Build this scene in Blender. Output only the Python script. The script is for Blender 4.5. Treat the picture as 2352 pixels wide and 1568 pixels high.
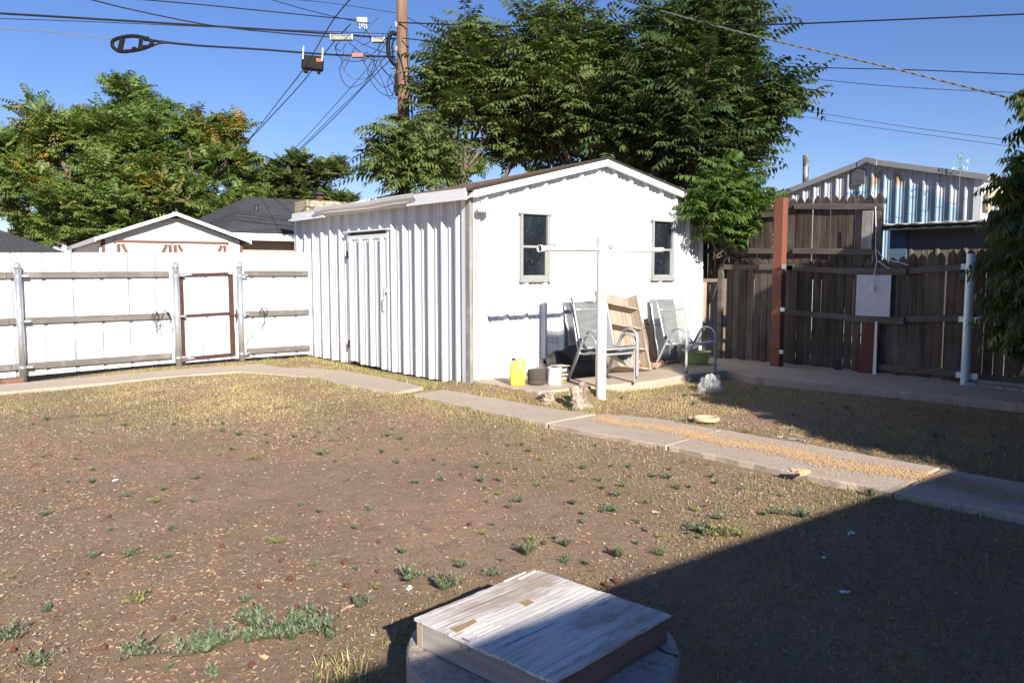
import bpy, bmesh, math, random
import numpy as np
from mathutils import Vector, Matrix
R = math.radians
random.seed(4); rng = np.random.default_rng(7)
sc = bpy.context.scene
for o in list(bpy.data.objects): bpy.data.objects.remove(o)
COL = sc.collection

# ------------------------------------------------------------ camera
F_PX = 1850.; PITCH = R(5.0); YAW = R(51.7); EYE = 1.55      # measured on a 2352 px wide view of the yard
cam = bpy.data.cameras.new('camera'); cam_o = bpy.data.objects.new('camera', cam); COL.objects.link(cam_o)
cam.sensor_width = 36; cam.lens = F_PX/2352*36; cam.clip_end = 3000; cam.clip_start = .05
cam_o.location = (0, 0, EYE); cam_o.rotation_euler = (R(90)-PITCH, 0, YAW-R(90))
sc.camera = cam_o
# ------------------------------------------------------------ sky and sun
SUN = Vector((-.58, -1.777, .90)).normalized()
w = bpy.data.worlds.new('World'); sc.world = w; w.use_nodes = True
nt = w.node_tree; nt.nodes.clear()
sky = nt.nodes.new('ShaderNodeTexSky'); sky.sky_type = 'NISHITA'; sky.sun_disc = False
sky.sun_elevation = math.asin(SUN.z); sky.sun_rotation = math.atan2(SUN.x, SUN.y)
sky.air_density = 1.15; sky.dust_density = .05; sky.ozone_density = 2.6; sky.altitude = 1100
bg = nt.nodes.new('ShaderNodeBackground'); bg.inputs[1].default_value = .051
wo = nt.nodes.new('ShaderNodeOutputWorld')
hs_ = nt.nodes.new('ShaderNodeHueSaturation'); hs_.inputs['Saturation'].default_value = 1.12; nt.links.new(sky.outputs[0], hs_.inputs['Color'])
ti_ = nt.nodes.new('ShaderNodeMix'); ti_.data_type = 'RGBA'; ti_.blend_type = 'MULTIPLY'; ti_.inputs[0].default_value = 1; ti_.inputs[7].default_value = (1.0, 1.01, 1.36, 1); nt.links.new(hs_.outputs[0], ti_.inputs[6]); nt.links.new(ti_.outputs[2], bg.inputs[0]); nt.links.new(bg.outputs[0], wo.inputs[0])
sl = bpy.data.lights.new('sun', 'SUN'); sl.energy = 5.0; sl.angle = R(.5); sl.color = (1, .93, .83)
so = bpy.data.objects.new('sun', sl); COL.objects.link(so); so.rotation_euler = SUN.to_track_quat('Z', 'Y').to_euler()
sc.view_settings.view_transform = 'Standard'; sc.view_settings.look = 'None'
sc.view_settings.exposure = .9; sc.view_settings.gamma = 1
sc.cycles.max_bounces = 6; sc.cycles.transparent_max_bounces = 12

# ------------------------------------------------------------ measuring helpers (pixel of the 2352-wide view -> point in the yard)
_fw = np.array([math.cos(YAW)*math.cos(PITCH), math.sin(YAW)*math.cos(PITCH), -math.sin(PITCH)])
_rt = np.array([math.sin(YAW), -math.cos(YAW), 0.]); _up = np.cross(_rt, _fw); _C = np.array([0, 0, EYE])
def _ray(x, y): return _fw*F_PX + _rt*(x-1176) + _up*(784-y)
def gz(x, y, z=0.): d = _ray(x, y); return Vector(_C + d*((z-EYE)/d[2]))
def gx(x, y, X): d = _ray(x, y); return Vector(_C + d*(X/d[0]))
def gy(x, y, Y): d = _ray(x, y); return Vector(_C + d*(Y/d[1]))
def gd(x, y, D): d = _ray(x, y); return Vector(_C + d*(D/F_PX))

# ------------------------------------------------------------ object helpers
def tag(o, label=None, cat=None, group=None, kind=None):
    if label: o['label'] = label
    if cat: o['category'] = cat
    if group: o['group'] = group
    if kind: o['kind'] = kind
    return o
def thing(name, label, cat, loc=(0, 0, 0), rz=0, group=None):
    o = bpy.data.objects.new(name, None); COL.objects.link(o); o.location = loc; o.rotation_euler = (0, 0, rz)
    o.empty_display_size = .1
    return tag(o, label, cat, group)
def copy_tree(o, parent=None):
    c = o.copy(); COL.objects.link(c); c.parent = parent
    for ch in [q for q in bpy.data.objects if q.parent == o]: copy_tree(ch, c)
    return c

class MB:
    def __init__(s): s.v = []; s.f = []
    def add(s, vs, fs):
        b = len(s.v); s.v += [tuple(v) for v in vs]; s.f += [tuple(b+i for i in f) for f in fs]; return s
    def box(s, a, b, rot=None, c=None, taper=0):
        x0, y0, z0 = a; x1, y1, z1 = b
        vs = [Vector(p) for p in ((x0,y0,z0),(x1,y0,z0),(x1,y1,z0),(x0,y1,z0),(x0,y0,z1),(x1,y0,z1),(x1,y1,z1),(x0,y1,z1))]
        if rot is not None:
            c = Vector(c) if c is not None else Vector(((x0+x1)/2, (y0+y1)/2, (z0+z1)/2))
            vs = [rot @ (p-c) + c for p in vs]
        return s.add(vs, [(0,3,2,1),(4,5,6,7),(0,1,5,4),(1,2,6,5),(2,3,7,6),(3,0,4,7)])
    def beam(s, p, q, w, h, up=(0, 0, 1)):
        p = Vector(p); q = Vector(q); d = (q-p).normalized(); up = Vector(up)
        a = d.cross(up).normalized(); b = a.cross(d).normalized()
        vs = []
        for e in (p, q):
            for i, j in ((-1,-1),(1,-1),(1,1),(-1,1)): vs.append(e + a*(i*w/2) + b*(j*h/2))
        return s.add(vs, [(0,1,2,3),(7,6,5,4),(0,4,5,1),(1,5,6,2),(2,6,7,3),(3,7,4,0)])
    def tube(s, pts, r, n=8, cap=True, flat=1.0, up=None):
        pts = [Vector(p) for p in pts]; m = len(pts)
        rs = r if isinstance(r, (list, tuple)) else [r]*m
        prev = None; vs = []
        for i, p in enumerate(pts):
            t = (pts[min(i+1, m-1)] - pts[max(i-1, 0)])
            if t.length < 1e-9: t = Vector((0, 0, 1))
            t.normalize()
            if prev is None:
                a = t.cross(Vector(up) if up else (Vector((0, 0, 1)) if abs(t.z) < .9 else Vector((1, 0, 0)))).normalized()
            else:
                a = (prev - t*prev.dot(t))
                a = a.normalized() if a.length > 1e-6 else t.orthogonal().normalized()
            prev = a; b = t.cross(a)
            for k in range(n):
                th = 2*math.pi*k/n
                vs.append(p + a*(math.cos(th)*rs[i]) + b*(math.sin(th)*rs[i]*flat))
        fs = [(i*n+k, i*n+(k+1) % n, (i+1)*n+(k+1) % n, (i+1)*n+k) for i in range(m-1) for k in range(n)]
        if cap: fs += [tuple(range(n-1, -1, -1)), tuple((m-1)*n+k for k in range(n))]
        return s.add(vs, fs)
    def lathe(s, prof, n=24, c=(0, 0, 0), sx=1, sy=1, close=True):
        c = Vector(c); m = len(prof); vs = []
        for r, z in prof:
            for k in range(n):
                th = 2*math.pi*k/n; vs.append(c + Vector((math.cos(th)*r*sx, math.sin(th)*r*sy, z)))
        fs = [(i*n+k, i*n+(k+1) % n, (i+1)*n+(k+1) % n, (i+1)*n+k) for i in range(m-1) for k in range(n)]
        if close: fs += [tuple(range(n-1, -1, -1)), tuple((m-1)*n+k for k in range(n))]
        return s.add(vs, fs)
    def prism(s, poly, ext):
        poly = [Vector(p) for p in poly]; e = Vector(ext); n = len(poly)
        vs = poly + [p+e for p in poly]
        return s.add(vs, [tuple(range(n-1, -1, -1)), tuple(range(n, 2*n))] + [(i, (i+1) % n, n+(i+1) % n, n+i) for i in range(n)])
    def build(s, name, m, parent=None, smooth=False, bevel=0, sub=0, solid=0):
        me = bpy.data.meshes.new(name); me.from_pydata([tuple(v) for v in s.v], [], s.f); me.update()
        bm = bmesh.new(); bm.from_mesh(me); bmesh.ops.recalc_face_normals(bm, faces=bm.faces); bm.to_mesh(me); bm.free()
        if smooth: me.shade_smooth()
        me.materials.append(m)
        o = bpy.data.objects.new(name, me); COL.objects.link(o)
        if parent: o.parent = parent
        if solid: md = o.modifiers.new('s', 'SOLIDIFY'); md.thickness = solid
        if bevel: md = o.modifiers.new('b', 'BEVEL'); md.width = bevel; md.segments = 2; md.limit_method = 'ANGLE'
        if sub: md = o.modifiers.new('ss', 'SUBSURF'); md.levels = md.render_levels = sub
        return o

def npmesh(name, verts, faces, m, parent=None, attr=None, k=3, smooth=False):
    verts = np.ascontiguousarray(verts, dtype=np.float32).reshape(-1, 3); faces = np.ascontiguousarray(faces, dtype=np.int32).reshape(-1, k)
    me = bpy.data.meshes.new(name)
    me.vertices.add(len(verts)); me.vertices.foreach_set('co', verts.ravel())
    me.loops.add(faces.size); me.loops.foreach_set('vertex_index', faces.ravel())
    me.polygons.add(len(faces)); me.polygons.foreach_set('loop_start', np.arange(0, faces.size, k, dtype=np.int32))
    me.update(calc_edges=True)
    if attr is not None:
        for an, dom, val in attr:
            a = me.attributes.new(an, 'FLOAT', dom); a.data.foreach_set('value', np.ascontiguousarray(val, dtype=np.float32))
    if smooth: me.polygons.foreach_set('use_smooth', np.ones(len(faces), dtype=bool))
    me.materials.append(m); o = bpy.data.objects.new(name, me); COL.objects.link(o)
    if parent: o.parent = parent
    return o

# ------------------------------------------------------------ materials
def newmat(name):
    m = bpy.data.materials.new(name); m.use_nodes = True; t = m.node_tree; b = t.nodes['Principled BSDF']; return m, t, b
def N(t, typ, **kw):
    n = t.nodes.new(typ)
    for k, v in kw.items():
        if k in n.inputs: n.inputs[k].default_value = v
        else: setattr(n, k, v)
    return n
def mixc(t, fac, a, b, mode='MIX'):
    n = t.nodes.new('ShaderNodeMix'); n.data_type = 'RGBA'; n.blend_type = mode
    for i, v in ((0, fac), (6, a), (7, b)):
        if hasattr(v, 'node'): t.links.new(v, n.inputs[i])
        else: n.inputs[i].default_value = v if i == 0 else (*v, 1)
    return n.outputs[2]
def ramp(t, src, a, b, va=0., vb=1.):
    n = t.nodes.new('ShaderNodeMapRange'); n.inputs[1].default_value = a; n.inputs[2].default_value = b
    n.inputs[3].default_value = va; n.inputs[4].default_value = vb; n.clamp = True
    t.links.new(src, n.inputs[0]); return n.outputs[0]
def noise(t, scale, stretch=(1, 1, 1), detail=4, coord='Object', rough=.6, dist=0):
    tc = t.nodes.new('ShaderNodeTexCoord'); mp = t.nodes.new('ShaderNodeMapping'); mp.inputs['Scale'].default_value = stretch
    t.links.new(tc.outputs[coord], mp.inputs[0])
    n = N(t, 'ShaderNodeTexNoise', Scale=scale, Detail=detail, Roughness=rough, Distortion=dist); t.links.new(mp.outputs[0], n.inputs['Vector'])
    return n.outputs[0]
def M(name, col, rough=.7, metal=0., layers=(), bump=None, objvar=0, spec=None):
    """layers: (scale, stretch, lo, hi, colour, strength); bump: (scale, stretch, strength, distance)"""
    m, t, b = newmat(name); c = None
    rgb = t.nodes.new('ShaderNodeRGB'); rgb.outputs[0].default_value = (*col, 1); c = rgb.outputs[0]
    for (s, st, lo, hi, cc, k) in layers:
        f = ramp(t, noise(t, s, st), lo, hi, 0, k); c = mixc(t, f, c, cc)
    if objvar:
        oi = t.nodes.new('ShaderNodeObjectInfo'); v = ramp(t, oi.outputs['Random'], 0, 1, 1-objvar, 1+objvar)
        hs = t.nodes.new('ShaderNodeHueSaturation'); t.links.new(v, hs.inputs['Value']); t.links.new(c, hs.inputs['Color']); c = hs.outputs[0]
    t.links.new(c, b.inputs['Base Color'])
    b.inputs['Roughness'].default_value = rough; b.inputs['Metallic'].default_value = metal
    if spec is not None: b.inputs['Specular IOR Level'].default_value = spec
    if bump:
        bn = N(t, 'ShaderNodeBump', Strength=bump[2], Distance=bump[3]); t.links.new(noise(t, bump[0], bump[1], 6), bn.inputs['Height'])
        t.links.new(bn.outputs[0], b.inputs['Normal'])
    return m
I = (1, 1, 1); VZ = (1, 1, .06); VZ2 = (1, 1, .02)
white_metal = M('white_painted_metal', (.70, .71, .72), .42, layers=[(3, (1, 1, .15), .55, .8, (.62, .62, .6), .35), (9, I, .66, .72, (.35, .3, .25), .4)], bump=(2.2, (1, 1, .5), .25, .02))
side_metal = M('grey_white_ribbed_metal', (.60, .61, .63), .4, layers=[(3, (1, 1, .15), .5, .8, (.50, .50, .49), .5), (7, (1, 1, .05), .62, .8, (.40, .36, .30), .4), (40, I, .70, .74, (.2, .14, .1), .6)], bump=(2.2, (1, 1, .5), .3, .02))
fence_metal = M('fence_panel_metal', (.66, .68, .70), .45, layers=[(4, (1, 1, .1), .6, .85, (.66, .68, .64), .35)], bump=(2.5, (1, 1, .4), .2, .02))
grey_white = M('aged_white_metal', (.72, .73, .74), .4, layers=[(5, (1, 1, .1), .52, .8, (.55, .52, .46), .5), (30, I, .68, .74, (.25, .17, .1), .6)], bump=(3, I, .25, .01))
trim_white = M('painted_white_board', (.78, .79, .8), .6, layers=[(14, (1, .15, 1), .5, .75, (.6, .6, .6), .6), (30, (1, .3, 1), .68, .72, (.25, .26, .3), .8)], bump=(18, (1, .2, 2), .5, .01))
bare_grey_wood = M('grey_weathered_board', (.30, .29, .27), .85, layers=[(20, VZ, .4, .7, (.16, .15, .14), .8), (6, I, .5, .7, (.42, .41, .4), .6)], bump=(30, VZ, .6, .01))
rail_wood = M('grey_rail_wood', (.165, .148, .132), .85, layers=[(22, (.06, 1, 1), .4, .7, (.11, .10, .09), .8), (5, I, .5, .75, (.33, .31, .29), .5)], bump=(30, (.06, 1, 1), .6, .01))
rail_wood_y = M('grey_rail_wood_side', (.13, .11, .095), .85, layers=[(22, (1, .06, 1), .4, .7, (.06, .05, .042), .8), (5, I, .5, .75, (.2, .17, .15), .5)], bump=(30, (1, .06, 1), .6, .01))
picket_wood = M('dark_picket_wood', (.085, .064, .05), .85, layers=[(16, VZ, .45, .62, (.035, .026, .02), .9), (3.5, (1, 1, .5), .45, .7, (.17, .14, .115), .5), (9, (1, 1, .3), .68, .74, (.02, .015, .012), .8)], bump=(25, VZ, .8, .012), objvar=.45)
pale_wood = M('pale_raw_wood', (.40, .33, .26), .75, layers=[(16, VZ, .42, .62, (.24, .17, .12), .8), (4, I, .6, .72, (.24, .15, .09), .5)], bump=(20, VZ, .4, .01))
pale_ply = M('pale_plywood', (.44, .36, .28), .75, layers=[(14, VZ, .42, .64, (.26, .18, .13), .8), (2.2, I, .58, .72, (.24, .18, .14), .5)], bump=(20, VZ, .4, .01))
galv = M('galvanised_steel', (.62, .64, .67), .38, .75, layers=[(18, I, .45, .7, (.42, .44, .47), .7)], bump=(30, I, .15, .005))
galv_white = M('white_galvanised_pipe', (.62, .72, .75), .4, .25, layers=[(12, I, .6, .7, (.45, .42, .4), .6)], bump=(20, I, .15, .005))
rust = M('rusty_brown_steel', (.075, .028, .02), .8, layers=[(30, I, .45, .65, (.04, .016, .012), .8), (45, I, .7, .74, (.6, .55, .5), .5)], bump=(60, I, .3, .004))
red_brown = M('red_brown_paint', (.20, .072, .045), .7, layers=[(6, (1, 1, .2), .5, .75, (.20, .07, .045), .7), (20, I, .66, .72, (.10, .05, .04), .7)], bump=(30, I, .3, .005))
white_paint = M('chipped_white_paint', (.66, .655, .63), .45, layers=[(16, I, .665, .7, (.2, .13, .09), .8), (4, I, .5, .8, (.66, .66, .64), .5)], bump=(25, I, .15, .004))
concrete = M('tan_concrete', (.46, .37, .285), .9, layers=[(1.5, I, .4, .7, (.53, .44, .345), .6), (40, I, .45, .65, (.29, .235, .175), .6), (5, I, .62, .7, (.25, .21, .165), .4)], bump=(60, I, .4, .006))
concrete_grey = M('grey_concrete', (.42, .38, .33), .9, layers=[(2.5, I, .42, .65, (.5, .45, .39), .7), (45, I, .5, .62, (.30, .26, .22), .7), (3, (1, 1, 1), .62, .66, (.24, .21, .18), .6)], bump=(30, I, .7, .012))
shingle_m = None
black_rubber = M('black_rubber', (.006, .006, .007), .6, spec=.2)
cable_m = M('black_cable', (.012, .012, .016), .55)
cable_grey = M('grey_cable', (.22, .21, .2), .5, .3)
pole_wood = M('utility_pole_wood', (.185, .112, .072), .85, layers=[(14, (1, 1, .03), .42, .65, (.14, .07, .04), .85), (3, (1, 1, .2), .5, .75, (.32, .23, .17), .6)], bump=(26, (1, 1, .04), .8, .02))
bark = M('grey_brown_bark', (.14, .105, .08), .9, layers=[(10, (1, 1, .3), .45, .65, (.07, .05, .04), .8), (4, I, .55, .7, (.22, .19, .16), .5)], bump=(18, (1, 1, .3), .8, .02))
dead_wood = M('bleached_dead_wood', (.42, .34, .27), .9, layers=[(18, VZ, .42, .62, (.16, .11, .08), .8), (5, I, .5, .7, (.55, .5, .45), .6)], bump=(22, (1, 1, .15), 1, .02))
driftwood_m = M('brown_driftwood', (.36, .22, .13), .9, layers=[(14, I, .42, .62, (.12, .065, .035), .9), (6, I, .55, .7, (.55, .42, .3), .6)], bump=(14, I, 1, .02))
alum = M('painted_chair_frame', (.46, .47, .49), .35, .35, bump=(40, I, .05, .002))
dark_metal = M('dark_metal', (.05, .05, .055), .5, .4)
yellow_pl = M('yellow_plastic', (.72, .60, .08), .4, layers=[(12, I, .5, .7, (.55, .42, .12), .6), (30, I, .62, .68, (.3, .22, .1), .7)])
green_pl = M('lime_green_plastic', (.46, .58, .20), .45, layers=[(10, I, .55, .75, (.33, .47, .12), .5)])
white_pl = M('white_plastic', (.75, .75, .73), .45, layers=[(9, I, .55, .75, (.6, .59, .55), .5)])
blue_pl = M('blue_plastic', (.03, .06, .35), .4)
seedball_m = M('seed_ball_brown', (.125, .048, .03), .85, layers=[(60, I, .45, .6, (.09, .03, .018), .7)], bump=(80, I, .8, .004))
paper_m = M('white_paper', (.8, .8, .78), .8)
tan_toy = M('pale_yellow_rubber', (.62, .47, .27), .55, layers=[(12, I, .55, .75, (.55, .38, .16), .6)])
dryleaf = M('dry_leaf_tan', (.55, .38, .2), .8, layers=[(20, I, .5, .65, (.4, .24, .1), .6)])
brick_red = M('red_brown_block', (.24, .12, .08), .9, bump=(20, I, .6, .01))
rope_m = M('white_rope', (.72, .70, .64), .8)

def glass_mat():
    m, t, b = newmat('dusty_dark_glass')
    f = ramp(t, noise(t, 26, (1, 1, .8), 3), .62, .74, 0, .22); g = ramp(t, noise(t, 4, (1, 1, .4), 3), .5, .8, 0, .12)
    c = mixc(t, f, (.012, .016, .02), (.4, .45, .5)); c = mixc(t, g, c, (.2, .24, .28))
    t.links.new(c, b.inputs['Base Color']); b.inputs['Roughness'].default_value = .12; return m
def rib_shade_and_splash(m, x0, per, wd, col, k=.8):
    # rib shade painted as lines, plus base dirt splash, in the object's own metres
    t = m.node_tree; b = t.nodes['Principled BSDF']; old = b.inputs['Base Color'].links[0].from_socket
    tc = t.nodes.new('ShaderNodeTexCoord'); sx = t.nodes.new('ShaderNodeSeparateXYZ'); t.links.new(tc.outputs['Object'], sx.inputs[0])
    def mt(op, a, bb):
        n = t.nodes.new('ShaderNodeMath'); n.operation = op
        for i, v in enumerate((a, bb)):
            if hasattr(v, 'node'): t.links.new(v, n.inputs[i])
            else: n.inputs[i].default_value = v
        return n.outputs[0]
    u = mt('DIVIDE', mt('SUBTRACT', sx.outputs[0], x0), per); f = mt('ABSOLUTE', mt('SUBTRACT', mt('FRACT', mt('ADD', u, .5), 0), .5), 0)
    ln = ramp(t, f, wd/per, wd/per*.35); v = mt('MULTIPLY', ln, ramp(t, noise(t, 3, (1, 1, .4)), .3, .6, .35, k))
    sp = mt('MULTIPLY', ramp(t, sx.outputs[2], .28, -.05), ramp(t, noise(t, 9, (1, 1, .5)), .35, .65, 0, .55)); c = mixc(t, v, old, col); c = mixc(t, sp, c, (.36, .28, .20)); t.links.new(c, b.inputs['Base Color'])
rib_shade_and_splash(fence_metal, 1.59-2-.012, .392, .017, (.20, .22, .24), 1.); rib_shade_and_splash(white_metal, .123, 100., .001, (.4, .4, .4))
glass = glass_mat()
def shingle_mat(name, c1, c2, cm, w_=.3, h_=.13, scale=1):
    m, t, b = newmat(name)
    tc = t.nodes.new('ShaderNodeTexCoord'); mp = t.nodes.new('ShaderNodeMapping'); mp.inputs['Scale'].default_value = (scale, scale, scale)
    t.links.new(tc.outputs['UV'], mp.inputs[0])
    br = N(t, 'ShaderNodeTexBrick'); t.links.new(mp.outputs[0], br.inputs['Vector'])
    br.inputs['Color1'].default_value = (*c1, 1); br.inputs['Color2'].default_value = (*c2, 1); br.inputs['Mortar'].default_value = (*cm, 1)
    br.inputs['Scale'].default_value = 1; br.inputs['Mortar Size'].default_value = .012; br.inputs['Brick Width'].default_value = w_; br.inputs['Row Height'].default_value = h_
    f = ramp(t, noise(t, 50, I, 3), .35, .7, 0, .5); c = mixc(t, f, br.outputs[0], tuple(x*.55 for x in c1))
    t.links.new(c, b.inputs['Base Color']); b.inputs['Roughness'].default_value = .9
    bn = N(t, 'ShaderNodeBump', Strength=.7, Distance=.015); t.links.new(br.outputs['Fac'], bn.inputs['Height']); bn.invert = True
    t.links.new(bn.outputs[0], b.inputs['Normal']); return m
shingle_m = shingle_mat('brown_shingles', (.26, .15, .09), (.17, .10, .065), (.04, .03, .025))
grey_shingle = shingle_mat('charcoal_shingles', (.075, .078, .085), (.05, .052, .058), (.02, .02, .022))
brick_m = shingle_mat('cream_brick', (.62, .52, .36), (.52, .43, .29), (.30, .26, .2), .24, .09)
tan_stucco = M('tan_stucco', (.55, .43, .34), .85, bump=(30, I, .3, .01))
siding_m = M('white_siding', (.78, .77, .74), .6)

def uvbox(o, ax, ay):
    """uv from two object axes (metres) so that courses follow the surface"""
    me = o.data; uv = me.uv_layers.new(name='UVMap'); ax = Vector(ax); ay = Vector(ay)
    for l in me.loops:
        co = me.vertices[l.vertex_index].co; uv.data[l.index].uv = (co.dot(ax), co.dot(ay))
    return o

def leaf_mat(name, c1, c2, c3=None, thr=.9, trans=.35, rough=.42):
    m, t, b = newmat(name)
    at = t.nodes.new('ShaderNodeAttribute'); at.attribute_name = 'var'
    c = mixc(t, at.outputs['Fac'], c1, c2)
    if c3:
        at2 = t.nodes.new('ShaderNodeAttribute'); at2.attribute_name = 'tint'
        f = ramp(t, at2.outputs['Fac'], thr-.08, thr+.08, 0, .9); c = mixc(t, f, c, c3)
    t.links.new(c, b.inputs['Base Color']); b.inputs['Roughness'].default_value = rough; b.inputs['Specular IOR Level'].default_value = .4
    tr = t.nodes.new('ShaderNodeBsdfTranslucent')
    cc = mixc(t, 1.0, c, (1.5, 1.5, .6), 'MULTIPLY'); t.links.new(cc, tr.inputs[0])
    mx = t.nodes.new('ShaderNodeMixShader'); mx.inputs[0].default_value = trans
    t.links.new(b.outputs[0], mx.inputs[1]); t.links.new(tr.outputs[0], mx.inputs[2])
    t.links.new(mx.outputs[0], t.nodes['Material Output'].inputs[0]); return m

# ------------------------------------------------------------ ground
def sstep(x, a, b): t = np.clip((x-a)/(b-a), 0, 1); return t*t*(3-2*t)
_ph = rng.uniform(0, 6.28, (24, 3)); _fr = rng.normal(0, 1, (24, 2))
def wav(X, Y, s, i0=0, n=8):
    r = 0
    for i in range(i0, i0+n): r = r + np.sin(_fr[i, 0]*X*s + _fr[i, 1]*Y*s + _ph[i, 0])
    return r/n*1.4
def height(X, Y):
    X = np.asarray(X, float); Y = np.asarray(Y, float)
    dip = -.10*(1-sstep(X, 1.2, 3.6))*sstep(Y, 11.6, 13.2)
    far = np.maximum(np.hypot(X-4, Y-6)-14, 0)
    bump = .085*sstep(X, 5.9, 6.25)*(1-sstep(X, 6.9, 7.7))*sstep(Y, 6.7, 7.2)*(1-sstep(Y, 9, 9.5))
    return dip + bump + .012*wav(X, Y, 1.3) + .006*wav(X, Y, 5, 8) + .003*wav(X, Y, 14, 16) - .012 - np.minimum(far*.02, .3)
def density(X, Y):
    d = X*math.cos(YAW) + Y*math.sin(YAW); l = X*math.sin(YAW) - Y*math.cos(YAW)
    n1 = wav(X, Y, 1.6, 4); n2 = wav(X, Y, 5, 12)
    g = .95*sstep(d + n1*.9 + n2*.5, 6.4, 10.2)**1.2
    edge = 5.22 - X; g = np.maximum(g, .9*(1-sstep(edge + n1*.12, .1, .9))*(edge > -.2)*sstep(Y, 4.5, 6.5))
    g = np.maximum(g, .42*(1-sstep(edge + n1*.3, .3, 2.2)))
    g = np.maximum(g, .95*(1-sstep(d - l*.45 + n1*.25, 3.35, 4.1))*sstep(l, -1.05, -.45))
    g = np.maximum(g, .8*sstep(l - (d-3)*.10 + n1*.25, .45, 1.5)*(1-sstep(d, 5.2, 7.5)*.6))
    right = (X > 6.2)
    gr = .55 + .4*n1 - .9*np.exp(-(((X-7.4)/1.0)**2 + ((Y-4.9)/.45)**2)); gr = np.maximum(gr, .9*sstep(Y, 5.2, 6.6)*(X < 9.2))
    g = np.where(right, gr, g)
    return np.clip(g + .18*n2*(g > .1), 0, 1)
def axis(lo, hi, near0, near1, step):
    a = list(np.arange(near0, near1+1e-6, step)); s = step; x = near1
    while x < hi: s *= 1.25; x += s; a.append(min(x, hi))
    s = step; x = near0; pre = []
    while x > lo: s *= 1.25; x -= s; pre.append(max(x, lo))
    return np.array(pre[::-1] + a)
xs = axis(-900, 900, -2.5, 11.5, .05); ys = axis(-900, 900, .5, 14, .05)
GX, GY = np.meshgrid(xs, ys, indexing='ij'); GZ = height(GX, GY)
nx, ny = GX.shape; idx = np.arange(nx*ny).reshape(nx, ny)
gf = np.stack([idx[:-1, :-1], idx[1:, :-1], idx[1:, 1:], idx[:-1, 1:]], -1).reshape(-1, 4)
def ground_mat():
    m, t, b = newmat('dry_dirt')
    c = mixc(t, ramp(t, noise(t, .9, I, 5), .35, .7), (.42, .285, .19), (.31, .205, .135))
    c = mixc(t, ramp(t, noise(t, 60, I, 4), .4, .7, 0, .6), c, (.40, .29, .20))
    c = mixc(t, ramp(t, noise(t, 6, I, 7, rough=.75), .50, .62, 0, .45), c, (.20, .13, .095))
    c = mixc(t, ramp(t, noise(t, 14, I, 6, rough=.8), .52, .66, 0, .4), c, (.42, .32, .235))
    c = mixc(t, ramp(t, noise(t, 130, I, 2), .62, .68, 0, .55), c, (.48, .38, .28))
    c = mixc(t, ramp(t, noise(t, 170, I, 2), .66, .70, 0, .8), c, (.06, .045, .035))
    at = t.nodes.new('ShaderNodeAttribute'); at.attribute_name = 'grassy'
    gcol = mixc(t, ramp(t, noise(t, 28, I, 4), .42, .6), (.40, .31, .15), (.24, .20, .085))
    mm = t.nodes.new('ShaderNodeMath'); mm.operation = 'MULTIPLY'; t.links.new(at.outputs['Fac'], mm.inputs[0]); t.links.new(ramp(t, noise(t, 18, I, 5), .36, .6), mm.inputs[1])
    c = mixc(t, mm.outputs[0], c, gcol)
    t.links.new(c, b.inputs['Base Color']); b.inputs['Roughness'].default_value = .95; b.inputs['Specular IOR Level'].default_value = .15
    bn = N(t, 'ShaderNodeBump', Strength=1, Distance=.03); t.links.new(noise(t, 22, I, 9, rough=.8), bn.inputs['Height'])
    t.links.new(bn.outputs[0], b.inputs['Normal']); return m
g = npmesh('ground', np.stack([GX, GY, GZ], -1), gf, ground_mat(), k=4, attr=[('grassy', 'POINT', (density(GX, GY)*(np.abs(GX-3) < 30)).ravel())], smooth=True)
tag(g, kind='structure')

def slab(name, poly, z0, z1, m, bevel=.012):
    """concrete slab with a slightly ragged outline"""
    pts = []
    for i, p in enumerate(poly):
        q = poly[(i+1) % len(poly)]; p2 = Vector((*p, 0)); q2 = Vector((*q, 0)); n = max(1, int((q2-p2).length/.12))
        for k in range(n):
            r = p2.lerp(q2, k/n)
            if k: r += Vector((random.uniform(-1, 1), random.uniform(-1, 1), 0))*.014
            pts.append((r.x, r.y, z0))
    o = MB().prism(pts, (0, 0, z1-z0)).build(name, m, bevel=bevel); return tag(o, kind='structure')
slab('walkway', [(-14, 12.0), (1.2, 12.02), (3.5, 12.3), (4.35, 12.25), (4.62, 11.7), (4.93, 10.95), (5.58, 11.45), (5.45, 11.9), (5.05, 12.35), (5.0, 13.05), (3.9, 13.15), (1.2, 12.85), (-14, 12.8)], -.15, .012, concrete)
slab('walkway', [(4.95, 10.86), (5.6, 11.36), (5.68, 10.2), (5.62, 9.0), (5.08, 8.78), (4.92, 9.85)], -.1, .028, concrete)
slab('walkway', [(5.13, 8.52), (5.68, 8.64), (5.78, 7.55), (5.86, 6.5), (5.98, 6.12), (5.22, 6.05)], -.1, .032, concrete)
slab('walkway', [(5.22, 6.02), (6.02, 6.09), (6.27, 5.6), (6.32, 4.75), (5.35, 4.6)], -.1, .032, concrete)
slab('walkway', [(5.355, 4.585), (6.32, 4.735), (6.40, 2.75), (5.43, 2.65)], -.1, .036, concrete)
slab('walkway', [(5.435, 2.635), (6.40, 2.735), (6.5, -3), (5.62, -3), (5.52, 1.9)], -.1, .036, concrete)
slab('concrete_pad', [(6.22, 7.36), (6.19, 8.72), (11.3, 8.72), (11.3, 2), (9.85, 2), (9.85, 3.6), (9.62, 5.6), (9.5, 6.6), (9.75, 7.25), (9.2, 7.3), (8.0, 7.18)], -.1, .10, concrete, .015)

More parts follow.
